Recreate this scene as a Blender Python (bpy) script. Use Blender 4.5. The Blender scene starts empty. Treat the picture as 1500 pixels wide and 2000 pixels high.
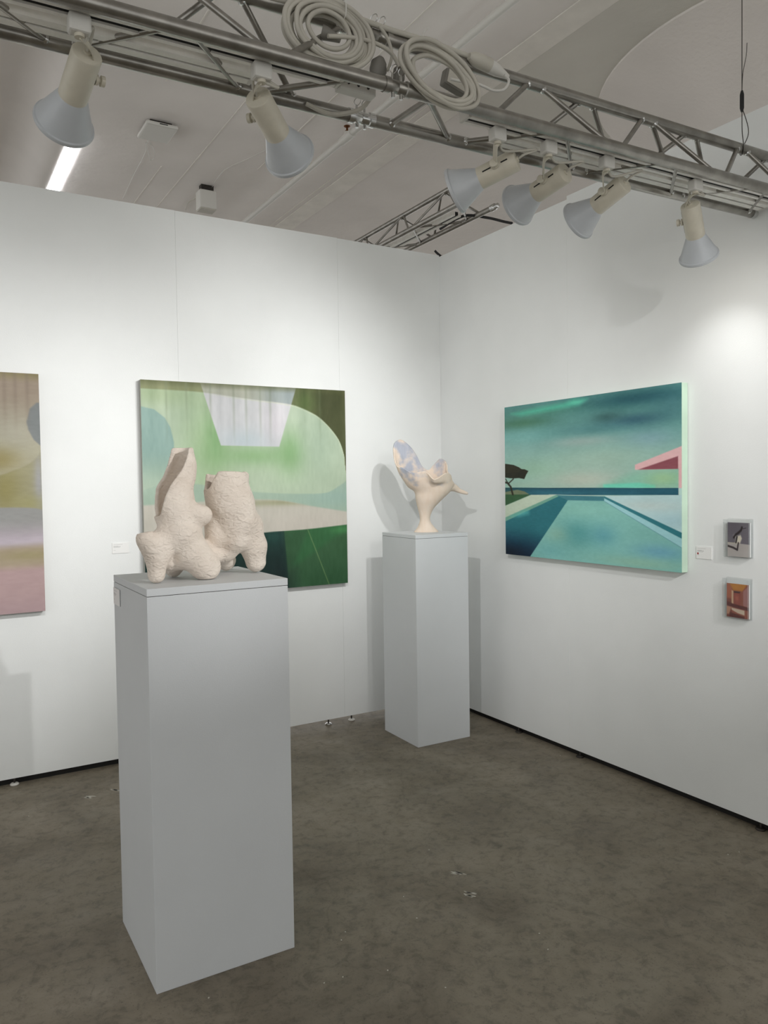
import bpy, math, random
import numpy as np
from mathutils import Vector, Matrix

scene = bpy.context.scene
COL = scene.collection
random.seed(7)

# ------------------------------------------------------------------ camera
F_PX, YAW, PITCH, ROLL, CX, CY, CZ = 1519.99, 0.53797, -0.0356, -0.01438, -3.00819, -4.2818, 1.48641
_f = Vector((math.sin(YAW)*math.cos(PITCH), math.cos(YAW)*math.cos(PITCH), math.sin(PITCH)))
_r = Vector((math.cos(YAW), -math.sin(YAW), 0.0))
_u = _r.cross(_f)
_r2 = _r*math.cos(ROLL) + _u*math.sin(ROLL)
_u2 = -_r*math.sin(ROLL) + _u*math.cos(ROLL)
cam_data = bpy.data.cameras.new('camera')
cam = bpy.data.objects.new('camera', cam_data)
COL.objects.link(cam)
cam_data.sensor_width = 36.0
cam_data.lens = 36.0*F_PX/2000.0
cam_data.clip_start = 0.02
cam.matrix_world = Matrix(((_r2.x, _u2.x, -_f.x, CX), (_r2.y, _u2.y, -_f.y, CY), (_r2.z, _u2.z, -_f.z, CZ), (0, 0, 0, 1)))
scene.camera = cam

# ------------------------------------------------------------------ world light and exposure
world = bpy.data.worlds.new('hall')
scene.world = world
world.use_nodes = True
bg = world.node_tree.nodes['Background']
bg.inputs[0].default_value = (0.99, 1.0, 0.992, 1)
bg.inputs[1].default_value = 0.82
scene.view_settings.view_transform = 'Standard'
scene.view_settings.look = 'None'
scene.view_settings.gamma = 1.0
scene.view_settings.use_curve_mapping = False
scene.view_settings.exposure = 0.32
LAMP_W = 53.0

# ------------------------------------------------------------------ measured data (metres)
S1 = {'leg': [[-0.0865, 0.1644, 0.0263, 0.0264], [-0.0844, 0.1634, 0.0771, 0.032], [-0.0733, 0.1524, 0.1213, 0.0352]], 'stump': [[-0.0737, 0.1524, 0.1024, 0.0344], [-0.0947, 0.176, 0.114, 0.0328], [-0.1067, 0.1902, 0.1358, 0.0264], [-0.1079, 0.1918, 0.1415, 0.0256]], 'torso': [[-0.0315, 0.1099, 0.2097, 0.048], [-0.029, 0.1067, 0.1865, 0.052], [-0.0185, 0.1204, 0.1564, 0.0552]], 'hip': [[-0.0733, 0.1524, 0.1213, 0.0352], [-0.054, 0.1319, 0.1385, 0.042], [-0.0239, 0.1004, 0.1475, 0.054]], 'knob': [[-0.0142, 0.1173, 0.2097, 0.0448], [0.0272, 0.0995, 0.2027, 0.0344], [0.0434, 0.0894, 0.204, 0.028]], 'thigh': [[-0.0128, 0.1141, 0.1406, 0.0528], [0.0098, 0.1021, 0.0854, 0.05], [0.0409, 0.0822, 0.0461, 0.0448], [0.048, 0.0749, 0.0374, 0.0416]], 'belly': [[-0.061, 0.0988, 0.0667, 0.0368], [-0.0159, 0.0778, 0.0758, 0.044]], 'backleg': [[-0.0405, 0.0404, 0.1044, 0.038], [-0.0685, 0.0293, 0.0482, 0.034], [-0.076, 0.0109, 0.0264, 0.0264]], 'bridge': [[-0.0115, 0.0615, 0.1056, 0.046], [0.0368, 0.0011, 0.068, 0.032], [0.0878, -0.0461, 0.0834, 0.034], [0.1187, -0.0382, 0.1204, 0.048]], 'lobe': [[0.064, -0.0604, 0.0661, 0.0352], [0.0692, -0.113, 0.0402, 0.0304], [0.0656, -0.1336, 0.0255, 0.0224]], 'rtorso': [[0.1139, -0.0334, 0.1371, 0.056], [0.12, -0.0382, 0.1815, 0.07]], 'rleft': [[0.0607, -0.0071, 0.1798, 0.0368], [0.0637, -0.0109, 0.1311, 0.04]], 'flare': [[0.149, -0.0615, 0.3269, 0.0152], [0.1383, -0.0527, 0.287, 0.024]], 'rshoulder': [[0.1372, -0.0539, 0.1683, 0.058], [0.1576, -0.0722, 0.1588, 0.0448]], 'rleg': [[0.1477, -0.0634, 0.1594, 0.054], [0.1696, -0.0838, 0.0915, 0.0432], [0.1757, -0.0901, 0.0367, 0.0344]]}
S1C = {'cup': [[-0.1155, 0.1881, 0.1804, 0.038], [-0.1037, 0.1805, 0.1481, 0.0128]]}
RIM = [[0.16, 0.04, 0.3325, 345], [0.1267, 0.1, 0.3474, 315], [0.0525, 0.145, 0.3096, 285], [0.0033, 0.115, 0.3565, 262], [-0.0668, 0.1, 0.3493, 240], [-0.1176, 0.07, 0.3765, 220], [-0.1618, 0.03, 0.3971, 200], [-0.1773, 0.0, 0.4606, 186], [-0.1711, -0.03, 0.527, 174], [-0.1314, -0.06, 0.5499, 158], [-0.0775, -0.08, 0.5111, 143], [-0.0386, -0.09, 0.4571, 130], [-0.005, -0.09, 0.3928, 115], [0.034, -0.09, 0.3677, 98], [0.0685, -0.085, 0.4015, 80], [0.1071, -0.07, 0.4348, 60], [0.1411, -0.04, 0.409, 40], [0.1429, -0.01, 0.3599, 20]]
RINGS = [[0.0129, -0.03, 0.0004, 0.072, 0.045], [0.0129, -0.03, 0.006, 0.0705, 0.044], [0.0117, -0.028, 0.0268, 0.0522, 0.04], [0.0067, -0.02, 0.0565, 0.0348, 0.03], [0.0055, -0.018, 0.0809, 0.0299, 0.029], [0.0071, -0.015, 0.1101, 0.0357, 0.034], [0.0121, -0.01, 0.1441, 0.0493, 0.045], [0.0301, 0.0, 0.1925, 0.0782, 0.06], [0.0501, 0.005, 0.2405, 0.1072, 0.07], [0.0381, 0.005, 0.2802, 0.141, 0.086]]
HORN = [[0.1507, -0.0, 0.268, 0.03], [0.1814, -0.02, 0.2602, 0.022], [0.2137, -0.03, 0.2418, 0.0135], [0.2568, -0.035, 0.2265, 0.0085]]
C1 = [-2.2338, -1.7891, 1.1938]
C2 = [-0.4546, -0.4633, 1.1992]
COIL1 = [[-2.056, -2.44, 2.661], [0.122, 0.0, -0.029], [-0.037, 0.0, -0.075]]
COIL2 = [[-1.766, -2.525, 2.588], [0.099, 0.0, -0.061], [-0.07, 0.0, -0.034]]
RUN = [[-2.32, -2.4, 2.738], [-2.184, -2.4, 2.732], [-2.067, -2.4, 2.757], [-1.944, -2.4, 2.752], [-1.846, -2.4, 2.75], [-1.744, -2.4, 2.753], [-1.599, -2.4, 2.751], [-1.543, -2.4, 2.747]]
CONN = [[-1.56, -2.41, 2.742], [-1.503, -2.41, 2.736], [-1.444, -2.41, 2.724]]
THIN = [[-1.46, -2.43, 2.711], [-1.443, -2.43, 2.697], [-1.461, -2.43, 2.668], [-1.5, -2.43, 2.654], [-1.539, -2.43, 2.657], [-1.567, -2.43, 2.659], [-1.614, -2.43, 2.652], [-1.66, -2.43, 2.648]]
TAIL = [[-2.064, -2.45, 2.648], [-1.973, -2.45, 2.667], [-1.91, -2.45, 2.667], [-1.87, -2.45, 2.654], [-1.846, -2.45, 2.626]]
TAIL2 = [[-1.891, -2.42, 2.738], [-1.864, -2.42, 2.711], [-1.851, -2.42, 2.673], [-1.86, -2.42, 2.637], [-1.867, -2.42, 2.624]]
PLUGS = [[-1.902, -2.43, 2.624], [-1.837, -2.43, 2.621], [-2.072, -2.43, 2.666]]
BOX = [[-1.592, -2.37, 2.675]]
APWIRE = [[-1.504, 1.408, 3.99], [-1.51, 1.526, 3.99], [-1.477, 1.708, 3.99], [-1.456, 2.136, 3.99], [-1.416, 2.723, 3.99]]
APLOOP = [[-1.529, 1.484, 3.97], [-1.466, 1.648, 3.97], [-1.428, 1.752, 3.97], [-1.409, 1.721, 3.97], [-1.431, 1.608, 3.97], [-1.482, 1.496, 3.97], [-1.518, 1.468, 3.97]]
SWIRE = [[-0.826, 2.109, 3.99], [-0.849, 1.898, 3.99], [-0.849, 1.676, 3.99], [-0.778, 1.45, 3.99], [-0.701, 1.178, 3.99]]
SWIRE2 = [[-0.859, 2.365, 3.99], [-0.893, 2.55, 3.99], [-0.864, 2.738, 3.99]]
BLK = [[0.06, 0.066, 3.2], [0.046, -0.211, 3.2], [0.195, -0.259, 3.2], [0.349, -0.252, 3.2], [0.414, -0.253, 3.2]]
HOOK = [[0.094, 0.16, 3.1], [0.223, 0.239, 3.1]]
PED = [[-2.4548, -2.014, -0.004, 0.4402, 0.4516, 1.1938], [-0.6373, -0.6476, -0.0158, 0.3596, 0.3744, 1.1992]]
SCUFF = [[-1.289, -1.908], [-1.344, -2.058], [-1.298, -2.375], [-1.275, -1.695], [-2.348, -0.368], [-2.223, -0.343], [-1.835, -2.026], [-1.868, -2.06], [-1.335, -2.456], [-1.72, -2.437], [-1.822, -2.276], [-2.329, -2.109], [-0.008, -2.102], [-0.299, -2.365], [-0.243, -2.375], [-0.064, -1.177], [-1.553, -1.942], [-1.589, -2.084], [-2.014, -2.227], [-1.953, -2.232], [-2.625, -0.444]]
WING = [[-0.0269, 0.0717, 0.4026, 0.04], [-0.0279, 0.0717, 0.3599, 0.044], [-0.0354, 0.0786, 0.325, 0.0488], [-0.0482, 0.0975, 0.2904, 0.0544], [-0.0465, 0.1012, 0.2558, 0.0592], [-0.0447, 0.105, 0.2251, 0.06], [-0.0419, 0.1077, 0.1982, 0.056]]
WRIM = [[0.2042, 0.228, 0.2648, 0.3018, 0.3242, 0.3537, 0.385, 0.4117, 0.4307], [-0.0725, -0.0657, -0.0552, -0.0394, -0.0261, -0.0106, -0.0015, 0.0021, 0.0032]]
WTOP = [0.4188, 0.4186]
TUBE = [[0.0974, -0.0145, 0.328, 0.0688], [0.0974, -0.0155, 0.2797, 0.0688], [0.1074, -0.0256, 0.235, 0.0744], [0.1167, -0.035, 0.1858, 0.072]]
TNOT = [[0.285, 0.3158, 0.3422, 0.3547], [0.0527, 0.0667, 0.084, 0.0907]]
TTOP = [0.3437, 0.329]

# ------------------------------------------------------------------ helpers
def lin(c):
    return tuple(((v/255)/12.92 if v/255 <= 0.04045 else ((v/255+0.055)/1.055)**2.4) for v in c)

def tag(o, label=None, cat=None, group=None, kind=None):
    if label: o['label'] = label
    if cat: o['category'] = cat
    if group: o['group'] = group
    if kind: o['kind'] = kind
    return o

def thing(name, label, cat, loc=(0, 0, 0), group=None):
    o = bpy.data.objects.new(name, None)
    o.empty_display_size = 0.05
    COL.objects.link(o)
    o.location = loc
    return tag(o, label, cat, group)

def orig(o):
    v = Vector((0, 0, 0))
    while o is not None:
        v += Vector(o.location); o = o.parent
    return v

class MB:
    """collects world-space geometry for ONE mesh object"""
    def __init__(s): s.v = []; s.f = []
    def add(s, vs, fs):
        n = len(s.v); s.v += [tuple(v) for v in vs]; s.f += [tuple(i+n for i in f) for f in fs]; return s
    def box(s, c, size, M=None):
        hx, hy, hz = size[0]/2, size[1]/2, size[2]/2
        vs = [Vector((x, y, z)) for x in (-hx, hx) for y in (-hy, hy) for z in (-hz, hz)]
        if M is not None: vs = [M @ v for v in vs]
        vs = [v + Vector(c) for v in vs]
        return s.add(vs, [(0, 1, 3, 2), (4, 6, 7, 5), (0, 4, 5, 1), (2, 3, 7, 6), (0, 2, 6, 4), (1, 5, 7, 3)])
    def span(s, a, b):
        return s.box([(a[i]+b[i])/2 for i in range(3)], [abs(b[i]-a[i]) for i in range(3)])
    def tube(s, path, r, seg=12, closed=False, cap=True):
        P = [Vector(q) for q in path]; n = len(P)
        rs = r if hasattr(r, '__len__') else [r]*n
        T = []
        for i in range(n):
            if closed: t = P[(i+1) % n]-P[i-1]
            else: t = P[min(i+1, n-1)]-P[max(i-1, 0)]
            T.append(t.normalized())
        a = Vector((0, 0, 1)) if abs(T[0].z) < 0.9 else Vector((1, 0, 0))
        N = (a - T[0]*a.dot(T[0])).normalized()
        vs = []
        for i in range(n):
            N = (N - T[i]*N.dot(T[i])).normalized(); B = T[i].cross(N)
            for k in range(seg):
                an = 2*math.pi*k/seg
                vs.append(P[i] + (N*math.cos(an)+B*math.sin(an))*rs[i])
        fs = []
        m = n if closed else n-1
        for i in range(m):
            j = (i+1) % n
            for k in range(seg):
                k2 = (k+1) % seg
                fs.append((i*seg+k, i*seg+k2, j*seg+k2, j*seg+k))
        if not closed and cap:
            fs.append(tuple(reversed(range(seg)))); fs.append(tuple((n-1)*seg+k for k in range(seg)))
        return s.add(vs, fs)
    def lathe(s, prof, M, seg=32, closed=False):
        """prof: (radius, height) pairs about local z; M maps to the world"""
        vs = []; fs = []; n = len(prof)
        for r_, h in prof:
            for k in range(seg):
                an = 2*math.pi*k/seg
                vs.append(M @ Vector((r_*math.cos(an), r_*math.sin(an), h)))
        for i in range(n if closed else n-1):
            j = (i+1) % n
            for k in range(seg):
                k2 = (k+1) % seg
                fs.append((i*seg+k, i*seg+k2, j*seg+k2, j*seg+k))
        if not closed:
            if prof[0][0] > 1e-5: fs.append(tuple(reversed(range(seg))))
            if prof[-1][0] > 1e-5: fs.append(tuple((n-1)*seg+k for k in range(seg)))
        return s.add(vs, fs)
    def build(s, name, mat, parent=None, smooth=False, loc=None, bevel=0, sharp=40):
        o = Vector(loc) if loc is not None else (orig(parent) if parent else Vector((0, 0, 0)))
        me = bpy.data.meshes.new(name)
        me.from_pydata([tuple(Vector(v)-o) for v in s.v], [], s.f)
        me.update()
        ob = bpy.data.objects.new(name, me)
        COL.objects.link(ob)
        if parent: ob.parent = parent
        elif loc is not None: ob.location = loc
        me.materials.append(mat)
        if smooth:
            me.polygons.foreach_set('use_smooth', [True]*len(me.polygons))
            me.set_sharp_from_angle(angle=math.radians(sharp))
        if bevel:
            b = ob.modifiers.new('bevel', 'BEVEL'); b.width = bevel; b.segments = 2
        return ob

def frame_z(pos, d, up=(0, 0, 1)):
    """matrix whose local z runs along d"""
    z = Vector(d).normalized(); x = Vector(up).cross(z)
    if x.length < 1e-4: x = Vector((1, 0, 0))
    x.normalize(); y = z.cross(x)
    return Matrix(((x.x, y.x, z.x, pos[0]), (x.y, y.y, z.y, pos[1]), (x.z, y.z, z.z, pos[2]), (0, 0, 0, 1)))

def catmull(pts, per=8, closed=False):
    P = [np.array(q, float) for q in pts]; n = len(P); out = []
    rng = range(n if closed else n-1)
    for i in rng:
        if closed: a, b, c, d = P[i-1], P[i], P[(i+1) % n], P[(i+2) % n]
        else: a, b, c, d = P[max(i-1, 0)], P[i], P[i+1], P[min(i+2, n-1)]
        for k in range(per):
            t = k/per
            out.append(0.5*((2*b)+(c-a)*t+(2*a-5*b+4*c-d)*t*t+(3*b-a-3*c+d)*t**3))
    if not closed: out.append(P[-1])
    return out

# ------------------------------------------------------------------ materials
def mat(name, col, rough=0.6, metal=0.0, noise=None, bump=None, spec=0.5):
    """noise=(scale, amount, detail); bump=(scale, distance, detail)"""
    m = bpy.data.materials.new(name); m.use_nodes = True
    nt = m.node_tree; b = nt.nodes['Principled BSDF']
    b.inputs['Roughness'].default_value = rough; b.inputs['Metallic'].default_value = metal
    b.inputs['Specular IOR Level'].default_value = spec
    c = lin(col)
    b.inputs['Base Color'].default_value = (*c, 1)
    tc = nt.nodes.new('ShaderNodeTexCoord')
    if noise:
        n = nt.nodes.new('ShaderNodeTexNoise'); n.inputs['Scale'].default_value = noise[0]; n.inputs['Detail'].default_value = noise[2]
        nt.links.new(tc.outputs['Object'], n.inputs['Vector'])
        r = nt.nodes.new('ShaderNodeValToRGB')
        k = noise[1]
        r.color_ramp.elements[0].position = 0.3; r.color_ramp.elements[1].position = 0.7
        r.color_ramp.elements[0].color = (*[max(v*(1-k), 0) for v in c], 1)
        r.color_ramp.elements[1].color = (*[min(v*(1+k), 1) for v in c], 1)
        nt.links.new(n.outputs['Fac'], r.inputs['Fac']); nt.links.new(r.outputs['Color'], b.inputs['Base Color'])
    if bump:
        n = nt.nodes.new('ShaderNodeTexNoise'); n.inputs['Scale'].default_value = bump[0]; n.inputs['Detail'].default_value = bump[2]
        nt.links.new(tc.outputs['Object'], n.inputs['Vector'])
        bp = nt.nodes.new('ShaderNodeBump'); bp.inputs['Distance'].default_value = bump[1]; bp.inputs['Strength'].default_value = 1
        nt.links.new(n.outputs['Fac'], bp.inputs['Height']); nt.links.new(bp.outputs['Normal'], b.inputs['Normal'])
    return m

def emit(name, col, strength):
    m = bpy.data.materials.new(name); m.use_nodes = True
    b = m.node_tree.nodes['Principled BSDF']
    b.inputs['Base Color'].default_value = (*lin(col), 1)
    b.inputs['Emission Color'].default_value = (*lin(col), 1); b.inputs['Emission Strength'].default_value = strength
    return m

def print_mat(name, rough=0.55, bump=True):
    m = bpy.data.materials.new(name); m.use_nodes = True
    nt = m.node_tree; b = nt.nodes['Principled BSDF']; b.inputs['Roughness'].default_value = rough
    b.inputs['Specular IOR Level'].default_value = 0.3
    a = nt.nodes.new('ShaderNodeVertexColor'); a.layer_name = 'paint'
    nt.links.new(a.outputs['Color'], b.inputs['Base Color'])
    if bump:
        tc = nt.nodes.new('ShaderNodeTexCoord')
        n = nt.nodes.new('ShaderNodeTexNoise'); n.inputs['Scale'].default_value = 350; n.inputs['Detail'].default_value = 2
        nt.links.new(tc.outputs['Object'], n.inputs['Vector'])
        bp = nt.nodes.new('ShaderNodeBump'); bp.inputs['Distance'].default_value = 0.0006
        nt.links.new(n.outputs['Fac'], bp.inputs['Height']); nt.links.new(bp.outputs['Normal'], b.inputs['Normal'])
    return m

def concrete():
    m = bpy.data.materials.new('polished_concrete'); m.use_nodes = True
    nt = m.node_tree; L = nt.links.new; b = nt.nodes['Principled BSDF']
    tc = nt.nodes.new('ShaderNodeTexCoord')
    def noise(s, d, dist=0.0, rough=0.6):
        n = nt.nodes.new('ShaderNodeTexNoise'); n.inputs['Scale'].default_value = s; n.inputs['Detail'].default_value = d
        n.inputs['Distortion'].default_value = dist; n.inputs['Roughness'].default_value = rough
        L(tc.outputs['Object'], n.inputs['Vector']); return n.outputs['Fac']
    def ramp(src, stops):
        r = nt.nodes.new('ShaderNodeValToRGB'); e = r.color_ramp.elements
        while len(e) < len(stops): e.new(0.5)
        for q, (p_, c) in zip(e, stops): q.position = p_; q.color = (*c, 1)
        L(src, r.inputs['Fac']); return r.outputs['Color']
    def mix(kind, fac, a, bb):
        x = nt.nodes.new('ShaderNodeMix'); x.data_type = 'RGBA'; x.blend_type = kind
        x.inputs['Factor'].default_value = fac; L(a, x.inputs[6]); L(bb, x.inputs[7]); return x.outputs[2]
    base = ramp(noise(2.2, 8, 0.6, 0.62), [(0.3, lin((110, 102, 88))), (0.5, lin((131, 123, 108))), (0.72, lin((150, 141, 126)))])
    fine = ramp(noise(22, 8, 0.4, 0.7), [(0.36, (0.62, 0.62, 0.62)), (0.5, (1, 1, 1)), (0.7, (1.12, 1.12, 1.12))])
    c = mix('MULTIPLY', 0.75, base, fine)
    streak = ramp(noise(5.0, 10, 2.6, 0.72), [(0.30, (0.55, 0.54, 0.52)), (0.41, (1, 1, 1))])
    c = mix('MULTIPLY', 0.7, c, streak)
    pit = ramp(noise(130, 3, 0, 0.6), [(0.30, (0.45, 0.45, 0.45)), (0.40, (1, 1, 1))])
    c = mix('MULTIPLY', 0.7, c, pit)
    # long hairline cracks
    vo = nt.nodes.new('ShaderNodeTexVoronoi'); vo.feature = 'DISTANCE_TO_EDGE'; vo.inputs['Scale'].default_value = 0.9
    wn = nt.nodes.new('ShaderNodeTexNoise'); wn.inputs['Scale'].default_value = 3; wn.inputs['Detail'].default_value = 5
    L(tc.outputs['Object'], wn.inputs['Vector'])
    va = nt.nodes.new('ShaderNodeVectorMath'); va.operation = 'MULTIPLY_ADD'; va.inputs[1].default_value = (0.35, 0.35, 0.35)
    L(wn.outputs['Color'], va.inputs[0]); L(tc.outputs['Object'], va.inputs[2]); L(va.outputs[0], vo.inputs['Vector'])
    cr = ramp(vo.outputs['Distance'], [(0.0, (0.66, 0.65, 0.63)), (0.006, (1, 1, 1))])
    c = mix('MULTIPLY', 0.4, c, cr)
    L(c, b.inputs['Base Color'])
    rr = ramp(noise(6, 4), [(0.3, (0.42,)*3), (0.7, (0.62,)*3)])
    L(rr, b.inputs['Roughness'])
    b.inputs['Specular IOR Level'].default_value = 0.35
    bp = nt.nodes.new('ShaderNodeBump'); bp.inputs['Distance'].default_value = 0.0015; bp.inputs['Strength'].default_value = 0.5
    L(noise(30, 8), bp.inputs['Height']); L(bp.outputs['Normal'], b.inputs['Normal'])
    return m

def plaster_blue():
    """peach clay washed with blue-grey glaze"""
    m = bpy.data.materials.new('glazed_clay'); m.use_nodes = True
    nt = m.node_tree; L = nt.links.new; b = nt.nodes['Principled BSDF']; b.inputs['Roughness'].default_value = 0.75
    tc = nt.nodes.new('ShaderNodeTexCoord')
    n = nt.nodes.new('ShaderNodeTexNoise'); n.inputs['Scale'].default_value = 11; n.inputs['Detail'].default_value = 3
    L(tc.outputs['Object'], n.inputs['Vector'])
    sx = nt.nodes.new('ShaderNodeSeparateXYZ'); L(tc.outputs['Object'], sx.inputs[0])
    mr = nt.nodes.new('ShaderNodeMapRange'); mr.inputs[1].default_value = 0.2; mr.inputs[2].default_value = 0.42; mr.inputs[3].default_value = -0.25; mr.inputs[4].default_value = 0.03
    L(sx.outputs['Z'], mr.inputs[0])
    ad = nt.nodes.new('ShaderNodeMath'); L(n.outputs['Fac'], ad.inputs[0]); L(mr.outputs[0], ad.inputs[1])
    r = nt.nodes.new('ShaderNodeValToRGB'); e = r.color_ramp.elements
    e[0].position = 0.42; e[0].color = (*lin((226, 209, 192)), 1); e[1].position = 0.58; e[1].color = (*lin((170, 174, 186)), 1)
    L(ad.outputs[0], r.inputs['Fac'])
    n2 = nt.nodes.new('ShaderNodeTexNoise'); n2.inputs['Scale'].default_value = 45; n2.inputs['Detail'].default_value = 5
    mp = nt.nodes.new('ShaderNodeMapping'); mp.inputs['Scale'].default_value = (1, 1, 0.25)
    L(tc.outputs['Object'], mp.inputs[0]); L(mp.outputs[0], n2.inputs['Vector'])
    x = nt.nodes.new('ShaderNodeMix'); x.data_type = 'RGBA'; x.blend_type = 'OVERLAY'; x.inputs['Factor'].default_value = 0.18
    L(r.outputs['Color'], x.inputs[6]); L(n2.outputs['Fac'], x.inputs[7]); L(x.outputs[2], b.inputs['Base Color'])
    bp = nt.nodes.new('ShaderNodeBump'); bp.inputs['Distance'].default_value = 0.0015; bp.inputs['Strength'].default_value = 0.6
    L(n2.outputs['Fac'], bp.inputs['Height']); L(bp.outputs['Normal'], b.inputs['Normal'])
    return m

def hammered():
    m = bpy.data.materials.new('hammered_plaster'); m.use_nodes = True
    nt = m.node_tree; L = nt.links.new; b = nt.nodes['Principled BSDF']; b.inputs['Roughness'].default_value = 0.7
    b.inputs['Specular IOR Level'].default_value = 0.3
    tc = nt.nodes.new('ShaderNodeTexCoord')
    n = nt.nodes.new('ShaderNodeTexNoise'); n.inputs['Scale'].default_value = 14; n.inputs['Detail'].default_value = 4
    L(tc.outputs['Object'], n.inputs['Vector'])
    r = nt.nodes.new('ShaderNodeValToRGB'); e = r.color_ramp.elements
    e[0].position = 0.3; e[0].color = (*lin((224, 211, 198)), 1); e[1].position = 0.7; e[1].color = (*lin((240, 229, 217)), 1)
    L(n.outputs['Fac'], r.inputs['Fac']); L(r.outputs['Color'], b.inputs['Base Color'])
    mp = nt.nodes.new('ShaderNodeMapping'); mp.inputs['Rotation'].default_value = (0.5, 0.7, 0.3); mp.inputs['Scale'].default_value = (1.0, 1.0, 1.5)
    L(tc.outputs['Object'], mp.inputs[0])
    a = nt.nodes.new('ShaderNodeTexNoise'); a.inputs['Scale'].default_value = 52; a.inputs['Detail'].default_value = 1.5; a.inputs['Distortion'].default_value = 1.0
    L(mp.outputs[0], a.inputs['Vector'])
    bp = nt.nodes.new('ShaderNodeBump'); bp.inputs['Distance'].default_value = 0.0055; bp.inputs['Strength'].default_value = 0.9
    L(a.outputs['Fac'], bp.inputs['Height']); L(bp.outputs['Normal'], b.inputs['Normal'])
    return m

def acrylic():
    m = bpy.data.materials.new('clear_acrylic'); m.use_nodes = True
    nt = m.node_tree; L = nt.links.new; out = nt.nodes['Material Output']
    b = nt.nodes.new('ShaderNodeBsdfGlossy'); b.inputs['Color'].default_value = (0.95, 0.97, 0.98, 1); b.inputs['Roughness'].default_value = 0.05
    t = nt.nodes.new('ShaderNodeBsdfTransparent'); t.inputs[0].default_value = (0.985, 0.99, 0.99, 1)
    lw = nt.nodes.new('ShaderNodeFresnel'); lw.inputs[0].default_value = 1.49
    ad = nt.nodes.new('ShaderNodeMath'); ad.operation = 'MULTIPLY_ADD'; ad.use_clamp = True; ad.inputs[1].default_value = 0.3; ad.inputs[2].default_value = 0.005
    L(lw.outputs[0], ad.inputs[0])
    x = nt.nodes.new('ShaderNodeMixShader'); L(ad.outputs[0], x.inputs[0]); L(t.outputs[0], x.inputs[1]); L(b.outputs[0], x.inputs[2])
    L(x.outputs[0], out.inputs['Surface'])
    return m

MT = dict(
    wall=mat('wall_paint', (231, 233, 232), 0.8, noise=(3, 0.02, 3), bump=(220, 0.0004, 2), spec=0.2),
    base=mat('gap_black', (22, 20, 18), 0.8),  # near-black put in for the shade of the gap under the walls
    floor=concrete(),
    ceil=mat('ceiling_paint', (236, 231, 227), 0.85, noise=(1.6, 0.05, 6), bump=(9, 0.006, 5), spec=0.2),
    ceil2=mat('ceiling_patch', (236, 232, 225), 0.8, noise=(6, 0.06, 6), bump=(14, 0.006, 5), spec=0.2),
    ceil3=mat('ceiling_bay', (216, 213, 205), 0.85, noise=(2, 0.05, 6), bump=(14, 0.005, 5), spec=0.2),
    vault=mat('vault_paint', (231, 225, 220), 0.85, noise=(2.5, 0.04, 6), bump=(40, 0.003, 4), spec=0.2),
    alu=mat('worn_aluminium', (150, 147, 141), 0.30, 0.85, noise=(18, 0.22, 5)),
    steel=mat('bright_steel', (200, 200, 198), 0.22, 1.0),
    dark=mat('dark_fitting', (60, 56, 52), 0.5, 0.5, noise=(60, 0.3, 3)),
    track=mat('track_white', (238, 236, 230), 0.45, noise=(30, 0.06, 3)),
    slot=mat('track_slot', (12, 12, 12), 0.7),
    lampb=mat('lamp_enamel', (206, 200, 184), 0.42, noise=(25, 0.05, 3)),
    shade=mat('shade_enamel', (190, 194, 198), 0.32, noise=(20, 0.03, 2)),
    shadein=mat('shade_inside', (225, 225, 222), 0.3),
    cable=mat('cable_grey', (188, 184, 173), 0.55, noise=(12, 0.08, 2)),
    plug=mat('plug_grey', (120, 117, 110), 0.6),
    whitep=mat('white_plastic', (212, 210, 204), 0.5),
    blackr=mat('black_rubber', (20, 20, 22), 0.6),
    ped=mat('pedestal_paint', (208, 211, 213), 0.6, noise=(5, 0.015, 3), bump=(260, 0.0003, 2), spec=0.3),
    card=mat('label_card', (238, 238, 236), 0.6),
    side=mat('canvas_edge', (158, 158, 150), 0.8),
    side2=mat('canvas_edge_mint', (190, 214, 194), 0.7, noise=(9, 0.06, 3)),
    side3=mat('canvas_edge_brown', (128, 116, 106), 0.8),
    paint=print_mat('oil_paint'),
    prn=print_mat('printed_card', 0.35, False),
    clay=hammered(), glaze=plaster_blue(), acr=acrylic(),
    scuff=mat('white_paint_scuff', (205, 202, 192), 0.8),
    brass=mat('old_brass', (110, 70, 40), 0.45, 0.7),
    red=mat('red_dot', (150, 30, 42), 0.5),
    tube=emit('fluorescent', (250, 252, 255), 9.0),
    bulb=emit('lit_bulb', (255, 246, 232), 12.0),
)

# ================================================================== THE SETTING
# floor
m = MB(); m.span((-9, -9, -0.1), (7, 9, 0)); floor = m.build('floor', MT['floor']); tag(floor, kind='structure')

# ceiling: flat slab with a groove added on the left to darken that strip
prof = [(7, 4.0), (-2.06, 4.0), (-2.13, 4.02), (-2.19, 4.10), (-2.26, 4.20), (-2.36, 4.25), (-2.47, 4.23), (-2.58, 4.14), (-2.70, 4.05), (-2.84, 4.0), (-9, 4.0)]
m = MB(); vs = []
for x, z in prof: vs += [(x, -9, z), (x, 9, z)]
for x, z in ((-9, 4.5), (7, 4.5)): vs += [(x, -9, z), (x, 9, z)]
n = len(vs)//2
m.add(vs, [(2*i, 2*i+1, 2*((i+1) % n)+1, 2*((i+1) % n)) for i in range(n)])
ceiling = m.build('ceiling', MT['ceil'], smooth=True, sharp=50); tag(ceiling, kind='structure')
m = MB(); m.span((0.03, -9, 3.994), (0.21, 9, 4.002)); m.build('beam', MT['ceil2'], ceiling, bevel=0.003)
m = MB(); m.span((0.212, -9, 3.9965), (1.4, -0.05, 4.002)); m.build('painted_bay', MT['ceil3'], ceiling)
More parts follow.
